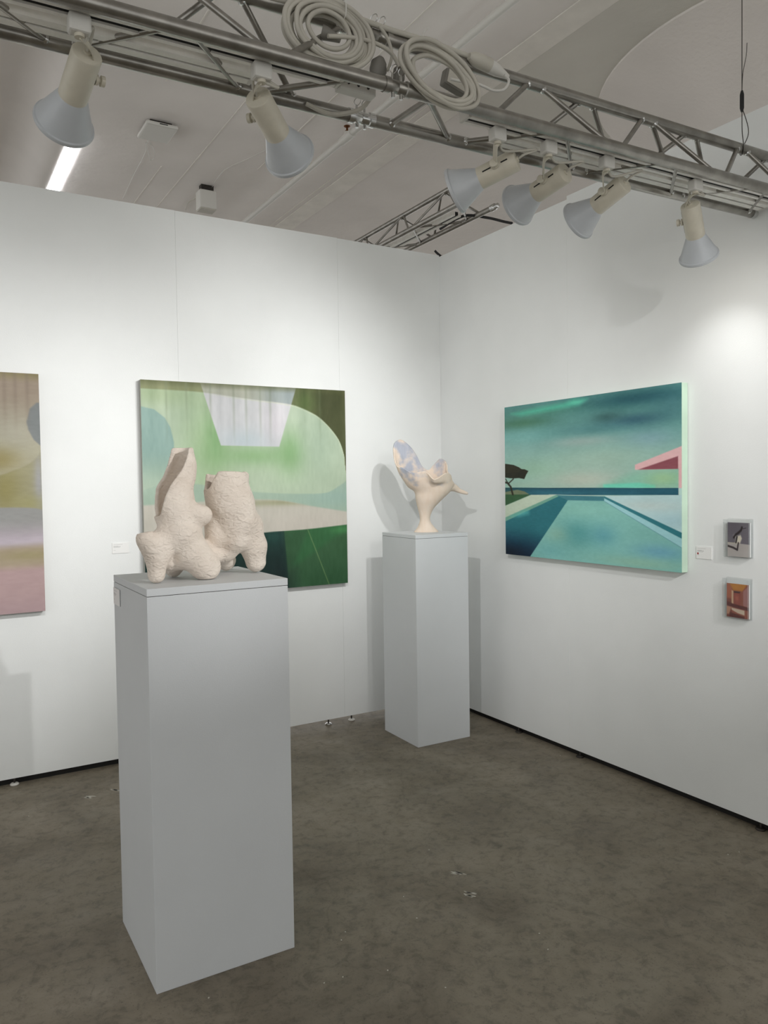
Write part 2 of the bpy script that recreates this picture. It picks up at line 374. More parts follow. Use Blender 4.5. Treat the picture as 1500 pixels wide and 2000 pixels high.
for x, y0, y1 in ((-1.10, -9, 9), (-0.62, -2, 1.6), (-0.02, -0.4, 3.0), (-1.62, -1.0, 0.6), (-1.3, 1.9, 4)):
    m = MB(); m.span((x-0.004, y0, 3.997), (x+0.004, y1, 4.002)); m.build('joint_ridge', MT['ceil2'], ceiling)
# flared column head growing out of the ceiling behind the right wall
col = tag(MB().lathe([(0.30, 0.0), (0.30, 3.0), (0.36, 3.3), (0.52, 3.55), (0.80, 3.76), (1.1, 3.90), (1.29, 3.985), (1.30, 4.05)],
    Matrix.Translation((1.88, -1.4, 0)), 72).build('mushroom_column', MT['vault'], smooth=True, loc=(1.88, -1.4, 0)),
    'pale plastered column head flaring into the ceiling behind the right wall', 'column')

# partition walls made of white panels on levelling feet
def panel_wall(name, rects, axis):
    root = bpy.data.objects.new(name, None); COL.objects.link(root); tag(root, kind='structure')
    for a, b, top in rects:
        m = MB()
        if axis == 'x': m.span((a+0.00025, 0.0, 0.035), (b-0.00025, 0.045, top))
        else: m.span((0.0, a+0.00025, 0.035), (0.045, b-0.00025, top))
        m.build('panel', MT['wall'], root, bevel=0.0006)
    return root
wl = panel_wall('wall_left', [(-6.76, -5.76, 3.0), (-5.76, -4.76, 3.0), (-4.76, -3.76, 3.002), (-3.76, -2.76, 3.0), (-2.76, -1.76, 3.001), (-1.76, -0.76, 3.0), (-0.76, 0.0, 2.998)], 'x')
wr = panel_wall('wall_right', [(-1.184, 0.045, 2.988), (-2.404, -1.184, 3.006), (-3.624, -2.404, 3.004), (-4.844, -3.624, 3.004), (-6.06, -4.844, 3.004)], 'y')
m = MB(); m.span((-6.76, 0.03, 0), (-1.55, 0.06, 0.06)); m.build('dark_gap_strip', MT['base'], wl)  # black strip added so the gap below the panels looks dark
m = MB(); m.span((0.03, -6.06, 0), (0.06, -0.1, 0.06)); m.build('dark_gap_strip', MT['base'], wr)  # added black strip, darkens the floor gap of the right wall
def foot(x, y, par, mt):
    M = Matrix.Translation((x, y, 0))
    f = MB().lathe([(0.02, 0.0), (0.022, 0.004), (0.018, 0.009), (0.006, 0.011), (0.0, 0.011)], M, 20).build('levelling_foot', mt, par, smooth=True)
    MB().lathe([(0.005, 0.010), (0.005, 0.036)], M, 10).build('stem', MT['dark'], f)
for x in (-0.868, -0.705): foot(x, 0.016, wl, MT['steel'] if x < -0.8 else MT['whitep'])
for x in (-2.64, -3.62, -1.66): foot(x, 0.008, wl, MT['whitep'])
for y in (-0.75, -1.25, -2.3): foot(0.012, y, wr, MT['dark'])

# white paint scuffs and crumbs on the floor
rs = np.random.RandomState(5)
for i, (x, y) in enumerate(SCUFF):
    big = i in (0, 1, 4, 5)
    for j in range(4 if big else 1):
        m = MB(); L0, W0 = (0.05, 0.010) if big else (0.007, 0.005)
        an = -0.9+rs.uniform(-.3, .3) if big else rs.uniform(0, 6)
        cx, cy = x+(rs.uniform(-.012, .012) if big else 0), y+(rs.uniform(-.012, .012) if big else 0)
        k = 7; ring = []
        for q in range(k):
            t = 2*math.pi*q/k; rr = rs.uniform(.6, 1.1)
            px, py = L0/2*rr*math.cos(t), W0/2*rr*math.sin(t)
            ring.append((cx+px*math.cos(an)-py*math.sin(an), cy+px*math.sin(an)+py*math.cos(an)))
        m.add([(a, b, 0.0) for a, b in ring]+[(a, b, 0.0006) for a, b in ring],
              [tuple(range(k, 2*k))]+[(q, (q+1) % k, k+(q+1) % k, k+q) for q in range(k)])
        m.build('paint_scuff' if big else 'paint_crumb', MT['scuff'], floor)

# ================================================================== PEDESTALS
def pedestal(spec, label, lid=0.022):
    x, y, a, w, d, h = spec
    t = thing('pedestal', label, 'pedestal', (x, y, 0), 'white display pedestals')
    t.rotation_euler.z = a
    def local(name, m, mt, **k):
        o = m.build(name, mt, None, **k); o.parent = t; return o
    m = MB(); m.span((0, 0, 0), (w, d, h-lid-0.0015)); local('body', m, MT['ped'], bevel=0.0015)
    m = MB(); m.span((0.002, 0.002, h-lid-0.002), (w-0.002, d-0.002, h-lid+0.001)); local('shadow_joint', m, MT['dark'])
    m = MB(); m.span((0, 0, h-lid), (w, d, h)); local('lid', m, MT['ped'], bevel=0.0012)
    return t
pedestal(PED[0], 'grey-white pedestal close to the camera carrying the twin-bodied plaster sculpture')
pedestal(PED[1], 'narrower white pedestal in the corner under the flower-shaped vessel sculpture', 0.02)

# ================================================================== SCULPTURE 1 (implicit surface, surface nets)
RV = np.array([math.cos(YAW), -math.sin(YAW), 0.0]); FV = np.array([math.sin(YAW), math.cos(YAW), 0.0])
def smin(a, b, k):
    h = np.clip(0.5+0.5*(b-a)/k, 0, 1); return b+(a-b)*h-k*h*(1-h)
def rcone(X, a, b):
    A = np.array(a[:3], np.float32); Bv = np.array(b[:3], np.float32)-A
    pa = [X[i]-A[i] for i in range(3)]
    t = np.clip((pa[0]*Bv[0]+pa[1]*Bv[1]+pa[2]*Bv[2])/max(float(Bv@Bv), 1e-9), 0, 1)
    return np.sqrt(sum((pa[i]-t*Bv[i])**2 for i in range(3)))-(a[3]+t*(b[3]-a[3]))
def surface_nets(V, org, h):
    S = V < 0
    c = S[:-1, :-1, :-1]
    corners = [S[dx:S.shape[0]-1+dx, dy:S.shape[1]-1+dy, dz:S.shape[2]-1+dz] for dx in (0, 1) for dy in (0, 1) for dz in (0, 1)]
    cnt = sum(q.astype(np.int8) for q in corners)
    act = np.argwhere((cnt > 0) & (cnt < 8))
    idx = -np.ones(c.shape, np.int64); idx[tuple(act.T)] = np.arange(len(act))
    acc = np.zeros((len(act), 3)); num = np.zeros(len(act))
    offs = [(dx, dy, dz) for dx in (0, 1) for dy in (0, 1) for dz in (0, 1)]
    for i, o1 in enumerate(offs):
        for ax in range(3):
            if o1[ax]: continue
            o2 = list(o1); o2[ax] = 1
            v1 = V[tuple((act+o1).T)]; v2 = V[tuple((act+o2).T)]
            ok = (v1 < 0) != (v2 < 0)
            t = np.where(ok, v1/np.where(ok, v1-v2, 1), 0)
            pos = np.array(o1, float)+np.outer(t, np.eye(3)[ax])
            acc[ok] += pos[ok]; num[ok] += 1
    P = (act+acc/num[:, None])*h+np.array(org)
    faces = []
    for ax in range(3):
        b, c2 = [(1, 2), (2, 0), (0, 1)][ax]
        sl1 = [slice(None)]*3; sl2 = [slice(None)]*3; sl1[ax] = slice(0, -1); sl2[ax] = slice(1, None)
        s1, s2 = S[tuple(sl1)], S[tuple(sl2)]
        e = np.argwhere(s1 != s2)
        e = e[(e[:, b] > 0) & (e[:, c2] > 0) & (e[:, b] < V.shape[b]-1) & (e[:, c2] < V.shape[c2]-1)]
        ob = np.zeros(3, int); ob[b] = 1; oc = np.zeros(3, int); oc[c2] = 1
        q = np.stack([idx[tuple(k.T)] for k in (e-ob-oc, e-oc, e, e-ob)], 1)
        inside = s1[tuple(e.T)]
        q[~inside] = q[~inside][:, ::-1]
        faces.append(q)
    return P, np.concatenate(faces)
def sdf_mesh(name, field, lo, hi, h, material, loc, label, cat):
    ax = [np.arange(lo[i], hi[i], h, dtype=np.float32) for i in range(3)]
    X = (ax[0][:, None, None], ax[1][None, :, None], ax[2][None, None, :])
    V = field(X).astype(np.float64)
    P, Fq = surface_nets(V, lo, h)
    W = P[:, :1]*RV-P[:, 1:2]*FV+P[:, 2:3]*np.array([0, 0, 1.0])
    # two gentle smoothing passes over quad neighbours
    for _ in range(2):
        s = np.zeros_like(W); k = np.zeros(len(W))
        for i in range(4):
            a, b = Fq[:, i], Fq[:, (i+1) % 4]
            np.add.at(s, a, W[b]); np.add.at(k, a, 1); np.add.at(s, b, W[a]); np.add.at(k, b, 1)
        W = 0.5*W+0.5*s/k[:, None]
    me = bpy.data.meshes.new(name)
    me.vertices.add(len(W)); me.vertices.foreach_set('co', W.astype(np.float32).ravel())
    me.loops.add(Fq.size); me.loops.foreach_set('vertex_index', Fq[:, ::-1].astype(np.int32).ravel())
    me.polygons.add(len(Fq)); me.polygons.foreach_set('loop_start', np.arange(0, Fq.size, 4, dtype=np.int32))
    me.update(calc_edges=True); me.validate()
    me.polygons.foreach_set('use_smooth', np.ones(len(me.polygons), bool))
    me.materials.append(material)
    o = bpy.data.objects.new(name, me); COL.objects.link(o); o.location = loc
    return tag(o, label, cat)
def smax(a, b, k): return -smin(-a, -b, k)
def chain_sdf(X, ch, k, off=0.0):
    g = None
    for a, b in zip(ch[:-1], ch[1:]):
        q = rcone(X, list(a[:3])+[a[3]-off], list(b[:3])+[b[3]-off])
        g = q if g is None else smin(g, q, np.float32(k))
    return g
def open_shell(X, ch, th, top, rim, front):
    """hollow tube, cut open at the top and through part of its near wall"""
    b = X[2][0, 0, :]
    cw = np.interp(b, [q[2] for q in ch][::-1], [q[1] for q in ch][::-1]).astype(np.float32)[None, None, :]
    inner = chain_sdf(X, ch, 0.02, th)
    d = smax(chain_sdf(X, ch, 0.02), -inner, np.float32(0.004))
    t = np.clip((X[1]-cw)/0.07*0.5+0.5, 0, 1)
    d = smax(d, X[2]-(top[1]+(top[0]-top[1])*t), np.float32(0.006))
    ar = np.interp(b, rim[0], rim[1]).astype(np.float32)[None, None, :]
    cut = smax(smax(X[0]-ar, (cw+front)-X[1], np.float32(0.004)), (rim[0][0]-X[2]), np.float32(0.014))
    return smax(d, -cut, np.float32(0.005)), inner
def sculpt_field(X):
    wing, win = open_shell(X, WING, 0.012, WTOP, WRIM, -0.012)
    tube, tin = open_shell(X, TUBE, 0.013, TTOP, TNOT, 0.0)
    d = None
    for name, ch in S1.items():
        q = chain_sdf(X, ch, 0.017); d = q if d is None else smin(d, q, np.float32(0.017))
    # the hollows run on into the bodies
    d = smax(d, -smax(win, WRIM[0][0]+0.006-X[2], np.float32(0.02)), np.float32(0.008))
    d = smax(d, -smax(tin, TTOP[1]-0.13-X[2], np.float32(0.02)), np.float32(0.006))
    d = smin(smin(d, wing, np.float32(0.012)), tube, np.float32(0.012))
    for name, ch in S1C.items():
        d = smax(d, -chain_sdf(X, ch, 0.01), np.float32(0.005))
    return np.maximum(d, 0.0015-X[2])
sdf_mesh('plaster_sculpture', sculpt_field, (-0.22, -0.30, -0.01), (0.27, 0.32, 0.49), 0.0031, MT['clay'], C1,
         'cream hammered-plaster sculpture of two hollow joined torsos on the near pedestal', 'sculpture')

# ================================================================== SCULPTURE 2 (lofted thin shell)
def vessel():

    order = sorted(RIM, key=lambda q: q[3])
    th = [q[3] for q in order]
    # periodic Catmull through the rim control points, sampled by control parameter
    pts = catmull([list(q[:3])+[0] for q in order], 8, True)
    ths = []
    for i in range(len(order)):
        a = th[i]; b = th[(i+1) % len(th)]+(360 if i == len(th)-1 else 0)
        ths += [a+(b-a)*k/8 for k in range(8)]
    nt_ = len(pts)
    levels = []
    for a, w, b, r_, rw in RINGS:
        levels.append([np.array([a+r_*math.cos(math.radians(t)), w-rw*math.sin(math.radians(t)), b]) for t in ths])
    rimp = [np.array(q[:3]) for q in pts]
    # shoulder ring between the top ellipse and the rim so that the lip flares outwards
    top = levels[-1]
    mid = []
    for i in range(nt_):
        d = rimp[i]-top[i]
        mid.append(top[i]+d*0.52+np.array([0, 0, 1])*(-0.10*np.linalg.norm(d[:2]))+np.array([d[0], d[1], 0])*0.10)
    levels.append(mid); levels.append(rimp)
    grid = [catmull([lv[i] for lv in levels], 6) for i in range(nt_)]
    nl = len(grid[0])
    C0 = np.array(C2)
    def world(q): return C0+q[0]*RV-q[1]*FV+np.array([0, 0, q[2]])
    m = MB()
    vs = [world(grid[i][j]) for j in range(nl) for i in range(nt_)]
    fs = [(j*nt_+i, j*nt_+(i+1) % nt_, (j+1)*nt_+(i+1) % nt_, (j+1)*nt_+i) for j in range(nl-1) for i in range(nt_)]
    fs.append(tuple(reversed(range(nt_))))
    m.add(vs, fs)
    o = m.build('vessel_sculpture', MT['glaze'], None, smooth=True, loc=tuple(C0), sharp=180)
    s = o.modifiers.new('thick', 'SOLIDIFY'); s.thickness = 0.007; s.offset = -1
    tag(o, 'peach and blue-grey flower-shaped vessel sculpture on the corner pedestal', 'sculpture')
    m = MB(); hp = catmull([world(q[:3]) for q in HORN], 6)
    rr = np.interp(np.linspace(0, 1, len(hp)), np.linspace(0, 1, len(HORN)), [q[3] for q in HORN])
    e = Vector(hp[-1]); d = (Vector(hp[-1])-Vector(hp[-2])).normalized()
    hp = [Vector(q) for q in hp]+[e+d*0.005, e+d*0.008]; rr = list(rr)+[rr[-1]*0.75, rr[-1]*0.2]
    m.tube(hp, rr, 20)
    tag(m.build('horn', MT['glaze'], o, smooth=True, sharp=180), 'short tapering horn')
vessel()

# ================================================================== PAINTINGS
def fbm(shape, sx, sy, seed, oct_=4):
    r = np.random.RandomState(seed); h, w = shape; out = np.zeros(shape); amp = 1; tot = 0
    for k in range(oct_):
        gx, gy = max(2, int(sx*2**k)+2), max(2, int(sy*2**k)+2)
        g = r.rand(gy, gx)
        yy = np.linspace(0, gy-1.001, h); xx = np.linspace(0, gx-1.001, w)
        yi = yy.astype(int); xi = xx.astype(int); fy = (yy-yi)[:, None]; fx = (xx-xi)[None, :]
        fy = fy*fy*(3-2*fy); fx = fx*fx*(3-2*fx)
        v = (g[yi][:, xi]*(1-fx)+g[yi][:, xi+1]*fx)*(1-fy)+(g[yi+1][:, xi]*(1-fx)+g[yi+1][:, xi+1]*fx)*fy
        out += amp*v; tot += amp; amp *= 0.5
    return out/tot
def sst(a, b, x):
    t = np.clip((x-a)/(b-a), 0, 1); return t*t*(3-2*t)
class Art:
    def __init__(s, w, h, base):
        s.h, s.w = h, w
        s.V, s.U = np.meshgrid(np.linspace(0, 1, h), np.linspace(0, 1, w), indexing='ij')
        s.img = np.ones((h, w, 3))*np.array(base, float)
    def lay(s, mask, colr):
        c = np.array(colr, float); mk = np.clip(mask, 0, 1)[..., None]
        s.img = s.img*(1-mk)+c*mk
    def poly(s, pts, soft=0.004):
        n = len(pts); ins = np.zeros(s.U.shape, bool); d = np.full(s.U.shape, 9.0)
        for i in range(n):
            x1, y1 = pts[i]; x2, y2 = pts[(i+1) % n]
            cond = (y1 > s.V) != (y2 > s.V)
            xx = (x2-x1)*(s.V-y1)/((y2-y1) if abs(y2-y1) > 1e-9 else 1e-9)+x1
            ins ^= cond & (s.U < xx)
            dx, dy = x2-x1, y2-y1
            t = np.clip(((s.U-x1)*dx+(s.V-y1)*dy)/(dx*dx+dy*dy+1e-12), 0, 1)
            d = np.minimum(d, np.hypot(s.U-x1-t*dx, s.V-y1-t*dy))
        sd = np.where(ins, -d, d)
        return np.clip(0.5-sd/soft, 0, 1)
    def line(s, pts, wd=0.003):
        d = np.full(s.U.shape, 9.0)
        for (x1, y1), (x2, y2) in zip(pts[:-1], pts[1:]):
            dx, dy = x2-x1, y2-y1
            t = np.clip(((s.U-x1)*dx+(s.V-y1)*dy)/(dx*dx+dy*dy+1e-12), 0, 1)
            d = np.minimum(d, np.hypot(s.U-x1-t*dx, s.V-y1-t*dy))
        return np.clip(1.5-d/wd, 0, 1)
    def blob(s, u, v, ru, rv):
        return np.exp(-(((s.U-u)/ru)**2+((s.V-v)/rv)**2))
    def below(s, pts, soft=0.004):
        c = catmull(pts, 8); f = np.interp(s.U, [q[0] for q in c], [q[1] for q in c]); return sst(-soft, soft, s.V-f)
    def n(s, sx, sy, seed, o=4): return fbm(s.U.shape, sx, sy, seed, o)-0.5

def art_green():
    A = Art(330, 320, (180, 204, 174)); U, V = A.U, A.V
    A.lay(A.blob(.62, .38, .3, .16)*.5, (186, 214, 176))
    A.lay(A.blob(.3, .3, .12, .25)*.8, (158, 196, 140)); A.lay(A.blob(.7, .32, .07, .10)*.9, (132, 184, 118)); A.lay(A.blob(.33, .26, .05, .12)*.9, (132, 184, 118))
    A.lay(A.blob(.5, .34, .2, .05)*.8, (140, 190, 126)); A.lay(A.blob(.85, .3, .1, .15)*.7, (172, 200, 172)); A.lay(A.blob(.07, .06, .2, .06)*.5, (150, 178, 120))
    teal = A.poly([(-.05, .12), (0, .121), (.056, .132), (.102, .169), (.125, .211), (.14, .281), (.139, .337), (.123, .436), (.093, .6), (-.05, .6)], .006)
    A.lay(teal*(1-.75*sst(.3, .5, V)), (140, 178, 166))
    hill = A.below([(0, .5), (.1, .47), (.226, .473), (.42, .505), (.571, .521), (.75, .53), (.887, .527), (.964, .49), (1.01, .459)])
    A.lay(hill*.85, (160, 190, 168)); A.lay(hill*A.blob(.95, .55, .2, .06)*.6, (150, 188, 176))
    ridge = A.below([(0, .568), (.224, .559), (.45, .55), (.524, .553), (.649, .562), (.81, .594), (1, .627)], .006)
    A.lay(ridge, (200, 200, 184)); A.lay(ridge*A.blob(.65, .57, .3, .018), (166, 170, 134)); A.lay(ridge*A.blob(.8, .68, .3, .05)*.5, (205, 200, 186))
    # skylight
    trap = A.poly([(.264, .0), (.355, .292), (.642, .294), (.735, .0)], .004)
    A.lay(trap, (206, 212, 212)); A.lay(trap*A.blob(.47, .27, .14, .06)*.7, (190, 212, 216)); A.lay(trap*A.blob(.62, .18, .06, .1)*.5, (214, 210, 216))
    # dark vault edge
    cv = [(0, .04), (.146, .041), (.264, .044), (.43, .06), (.55, .07), (.627, .075), (.73, .088), (.836, .13), (.902, .182), (.96, .252), (.989, .331), (1.0, .427), (1.05, .6)]
    edge = 1-A.below(cv, .004)
    f = np.interp(U, [q[0] for q in cv], [q[1] for q in cv])
    A.lay(edge*(1-.55*trap)*(.86), (134, 142, 92)); A.lay(edge*trap*sst(.45, .7, U)*.9, (150, 168, 168))
    A.lay(edge*(1-trap)*sst(.45, .95, U+.3*(.2-V)), (76, 84, 46)); A.lay(edge*sst(.035, 0, V)*.6, (96, 104, 60))
    A.lay(edge*(1-trap)*A.blob(.78, .07, .06, .07)*.6, (96, 128, 60))
    A.lay(A.line([(q[0], q[1]+.004) for q in cv], .0022)*.5*sst(.2, .5, U), (208, 222, 186))
    # curtain streaks
    st = np.interp(np.linspace(0, 1, 330), np.linspace(0, 1, 46), np.random.RandomState(3).rand(46))[None, :]-.5
    A.img += (st*sst(.42, .05, V)*26)[..., None]*np.array([1, .95, .95])
    for u in (.11, .2, .31, .42, .48, .55, .60, .86):
        A.lay(np.exp(-((U-u)/.006)**2)*sst(.36, .05, V)*.3, (110, 128, 96))
    # dark green floor
    fl = A.below([(0, .76), (.2, .74), (.415, .727), (.568, .717), (.654, .714), (.783, .71), (1.004, .695)], .003)
    A.lay(fl, (52, 98, 58)); A.lay(fl*sst(.7, 1, V)*.35*sst(.6, .8, U), (34, 90, 54))
    A.lay(fl*A.poly([(-.1, .6), (.652, .6), (.684, 1.05), (-.1, 1.05)]), (14, 52, 46)); A.lay(fl*A.poly([(.5, .6), (.652, .6), (.684, 1.05), (.62, 1.05)], .15)*sst(.78, .95, V), (6, 30, 30))
    A.lay(fl*A.blob(.6, .74, .05, .04)*.6, (26, 82, 70))
    A.lay(fl*A.poly([(.682, .91), (1.02, .705), (1.02, .6), (.66, .6)], .03)*.45, (40, 118, 60))
    A.lay(fl*A.poly([(.654, .714), (.684, .99), (.72, .86), (.783, .71)], .03)*.5, (46, 82, 52))
    A.lay(fl*A.line([(.783, .71), (.83, .83), (.895, 1.0)], .0025)*.7, (112, 150, 90)); A.lay(fl*A.blob(.97, .72, .06, .02)*.7, (70, 150, 80))
    A.img += (A.n(5, 5, 1, 5)*18+A.n(90, 25, 2, 2)*9)[..., None]
    A.img = A.img*0.88+A.img.mean(-1, keepdims=True)*0.12
    A.gain = (0.95, 0.93, 0.94)
    return A
def art_pool():
    A = Art(380, 290, (150, 178, 164)); U, V = A.U, A.V
    # sky
    top = sst(.34, .05, V+.10*A.n(3, 2, 11)-.14*(U-.4))
    A.lay(sst(.5, .1, V+.08*A.n(4, 3, 5)), (120, 158, 152)); A.lay(top*.9, (84, 130, 124))
    A.lay(A.blob(.12, .12, .2, .04)*.8, (70, 112, 84)); A.lay(A.blob(.3, .06, .3, .03)*.6, (84, 136, 112)); A.lay(A.blob(.1, .21, .25, .05)*.5, (120, 172, 164))
    A.lay(A.blob(.8, .05, .3, .045)*.95, (38, 84, 92)); A.lay(A.blob(.78, .17, .14, .032)*.85, (50, 84, 100)); A.lay(A.blob(.64, .14, .08, .03)*.7, (52, 84, 84)); A.lay(A.blob(.62, .2, .25, .035)*.5, (66, 112, 116)); A.lay(A.blob(.95, .12, .1, .06)*.5, (60, 100, 108))
    A.lay(A.poly([(.05, .05), (.223, .033), (.396, .025), (.453, .008), (.532, .018), (.485, .048), (.3, .06), (.12, .07)], .03)*.85, (86, 176, 148)); A.lay(A.blob(.47, .03, .04, .012)*.7, (110, 196, 168))
    A.lay(A.blob(.5, .27, .18, .03)*.5, (176, 170, 164)); A.lay(A.blob(.85, .28, .12, .05)*.5, (134, 158, 172)); A.lay(A.blob(.6, .38, .3, .08)*.7, (160, 176, 158))
    A.lay(A.blob(.5, .5, .25, .06)*.75, (188, 180, 164)); A.lay(A.blob(.2, .43, .18, .07)*.6, (152, 180, 152)); A.lay(A.blob(.15, .53, .14, .02)*.5, (160, 178, 156))
    tq = A.poly([(.60, .546), (.70, .50), (.776, .464), (1, .455), (1, .553)], .05)
    A.lay(tq*.8, (132, 178, 154)); A.lay(A.poly([(.62, .53), (.8, .522), (.88, .535), (.88, .553), (.62, .553)], .012)*.9, (110, 198, 170)); A.lay(A.blob(.92, .5, .08, .04)*.7, (160, 184, 132))
    # roof
    A.lay(A.poly([(.783, .422), (1.01, .328), (1.01, .6), (.986, .6), (.986, .45), (.79, .45), (.783, .45)]), (222, 170, 168)); A.lay(A.poly([(.8, .449), (.984, .384), (.984, .452)]), (140, 74, 82))
    # sea
    sea = A.poly([(-.05, .546), (.986, .553), (.986, .590), (-.05, .596)], .003); A.lay(sea, (34, 84, 100)); A.lay(sea*sst(.56, .55, V), (22, 62, 74)); A.lay(sea*A.blob(.4, .58, .3, .01)*.6, (52, 106, 118)); A.lay(sea*A.blob(0, .57, .12, .03)*.6, (36, 70, 62))
    A.lay(A.poly([(.986, .553), (1.01, .553), (1.01, .6), (.986, .6)]), (186, 206, 196))
    # left bank
    A.lay(A.poly([(-.05, .585), (.03, .57), (.088, .56), (.14, .572), (.17, .59), (-.05, .60)]), (112, 116, 88))
    A.lay(A.poly([(-.05, .592), (.183, .592), (-.05, .69)]), (48, 82, 50)); A.lay(A.poly([(-.05, .69), (.183, .594), (.347, .591), (-.05, .772)]), (190, 194, 172))
    A.lay(A.poly([(-.05, .772), (.347, .592), (.372, .60), (-.05, .80)]), (112, 156, 136))
    wallp = A.poly([(-.05, .80), (.368, .598), (.417, .626), (.161, 1.02), (-.05, 1.02)], .003)
    A.lay(wallp, (40, 104, 112)); A.lay(wallp*sst(.78, 1, V+.12*(.12-U)), (10, 40, 62)); A.lay(wallp*A.blob(.02, 1, .12, .06), (6, 22, 36)); A.lay(A.poly([(.04, .74), (.13, .70), (.165, .695), (.165, .72), (.1, .74)], .03)*.7, (96, 176, 170))
    A.lay(A.poly([(.347, .595), (.624, .600), (.624, .628), (.417, .627)], .003), (66, 118, 126))
    pl = A.poly([(.417, .626), (.624, .627), (1.02, .88), (1.02, 1.05), (.14, 1.05)], .003)
    A.lay(pl, (128, 176, 166)); A.lay(pl*A.blob(.5, .68, .2, .05)*.5, (144, 188, 170)); A.lay(pl*A.blob(.47, .83, .11, .075)*.75, (76, 138, 138)); A.lay(pl*A.blob(.62, .83, .07, .06)*.6, (84, 142, 154))
    A.lay(pl*A.blob(.9, .9, .12, .04)*.7, (100, 148, 170)); A.lay(pl*A.blob(.35, .84, .07, .05)*.5, (146, 172, 148)); A.lay(pl*A.blob(.8, .97, .2, .03)*.6, (150, 178, 152)); A.lay(pl*A.blob(.3, .95, .12, .05)*.5, (110, 164, 164))
    deck = A.poly([(.624, .597), (.75, .594), (1.01, .589), (1.01, .80)], .003)
    A.lay(deck, (182, 200, 198)); A.lay(deck*A.blob(.85, .65, .15, .03)*.5, (196, 194, 186)); A.lay(deck*A.blob(.95, .73, .1, .04)*.6, (160, 186, 192))
    A.lay(A.poly([(.624, .599), (1.01, .793), (1.01, .826), (.624, .612)], .003), (46, 112, 120)); A.lay(A.poly([(.624, .611), (1.01, .826), (1.01, .874), (.624, .627)], .003), (156, 194, 196))
    A.lay(A.line([(.624, .628), (1.0, .868)], .0016)*.6, (86, 128, 140)); A.lay(A.line([(.30, .592), (.70, .597)], .0016)*.7, (196, 204, 190))
    # pine
    rg = .018*A.n(30, 30, 8, 3)
    crown = A.poly([(-.05, .38), (.02, .385), (.061, .393), (.10, .41), (.118, .422), (.14, .425), (.165, .437), (.15, .46), (.137, .49), (.10, .482), (.06, .484), (-.05, .472)], .012)
    A.lay(sst(.3, .7, crown+rg*8), (34, 34, 22)); A.lay(crown*sst(.1, .4, A.n(16, 16, 9, 3)+.25)*.3*(crown > .8), (62, 52, 30))
    A.lay(A.line([(-.01, .507), (.018, .514), (.04, .54), (.055, .592)], .006), (40, 34, 22)); A.lay(A.line([(.024, .518), (.06, .487)], .004), (40, 34, 22)); A.lay(A.line([(.02, .516), (.004, .486)], .003), (40, 34, 22))
    A.img += (A.n(6, 9, 21, 5)*16+A.n(60, 120, 22, 2)*8)[..., None]
    A.gain = (1.04, 1.10, 1.12)
    return A
def art_mauve():
    A = Art(260, 260, (164, 160, 138)); U, V = A.U, A.V
    A.lay(sst(.34, .05, V), (150, 136, 120)); A.lay(sst(.045, .0, V)*.7, (124, 116, 74)); A.lay(A.blob(.9, .25, .12, .1)*.6, (168, 166, 152))
    A.lay(A.blob(.84, .36, .08, .05)*.8, (140, 128, 78)); A.lay(A.poly([(.99, .12), (.963, .146), (.949, .203), (.956, .237), (.975, .276), (1.02, .32), (1.05, .12)], .006)*.9, (116, 122, 124))
    for u in (.80, .87, .91, .955, .6, .7, .5, .3): A.lay(np.exp(-((U-u)/.008)**2)*sst(.3, .04, V)*.35, (118, 104, 92))
    lo = A.below([(0, .5), (.7, .45), (.844, .423), (.895, .404), (.947, .381), (.984, .35), (1.0, .32)])
    A.lay(lo, (150, 146, 116)); A.lay(lo*A.blob(.86, .48, .06, .1)*.8, (138, 130, 78)); A.lay(lo*A.blob(.99, .45, .02, .12)*.9, (156, 156, 158)); A.lay(A.blob(.95, .54, .06, .03)*.6, (156, 152, 104))
    h = A.below([(0, .557), (.84, .557), (1, .57)]); A.lay(h, (148, 148, 146)); A.lay(h*sst(.6, .7, V), (176, 166, 174)); A.lay(h*A.blob(.9, .7, .2, .02)*.7, (188, 178, 188))
    A.lay(sst(.70, .74, V+.03*(U-.9)), (164, 150, 128)); A.lay(A.blob(.95, .76, .12, .02)*.6, (146, 138, 96)); A.lay(sst(.79, .83, V), (178, 152, 152)); A.lay(sst(.9, 1.0, V)*.5, (168, 144, 148))
    A.img += (A.n(6, 6, 31, 5)*16+A.n(30, 120, 32, 2)*8)[..., None]
    return A
def art_card_figure():
    A = Art(72, 100, (112, 108, 116)); U, V = A.U, A.V
    A.lay(sst(.9, 0, V)*.5*sst(1, .2, U), (84, 80, 90)); A.lay(sst(.60, .62, V+.04*(.5-U)), (186, 178, 174)); A.lay(sst(.58, .60, V)*sst(.66, .58, V)*sst(.55, .45, U), (196, 188, 170))
    A.lay(A.poly([(.42, .40), (.58, .36), (.64, .46), (.56, .60), (.44, .64), (.34, .58), (.36, .48)], .05), (226, 218, 200)); A.lay(A.blob(.35, .40, .07, .05), (236, 230, 220))
    A.lay(A.line([(.64, .14), (.60, .22), (.48, .30), (.36, .36), (.28, .44)], .035), (20, 18, 20)); A.lay(A.line([(.42, .42), (.38, .58)], .03), (20, 18, 20)); A.lay(A.line([(.64, .18), (.82, .15)], .01), (50, 46, 50))
    A.lay(A.line([(.48, .6), (.44, .78)], .03), (48, 40, 42)); A.lay(A.line([(.02, .70), (.25, .74), (.44, .80)], .028), (44, 38, 38))
    return A
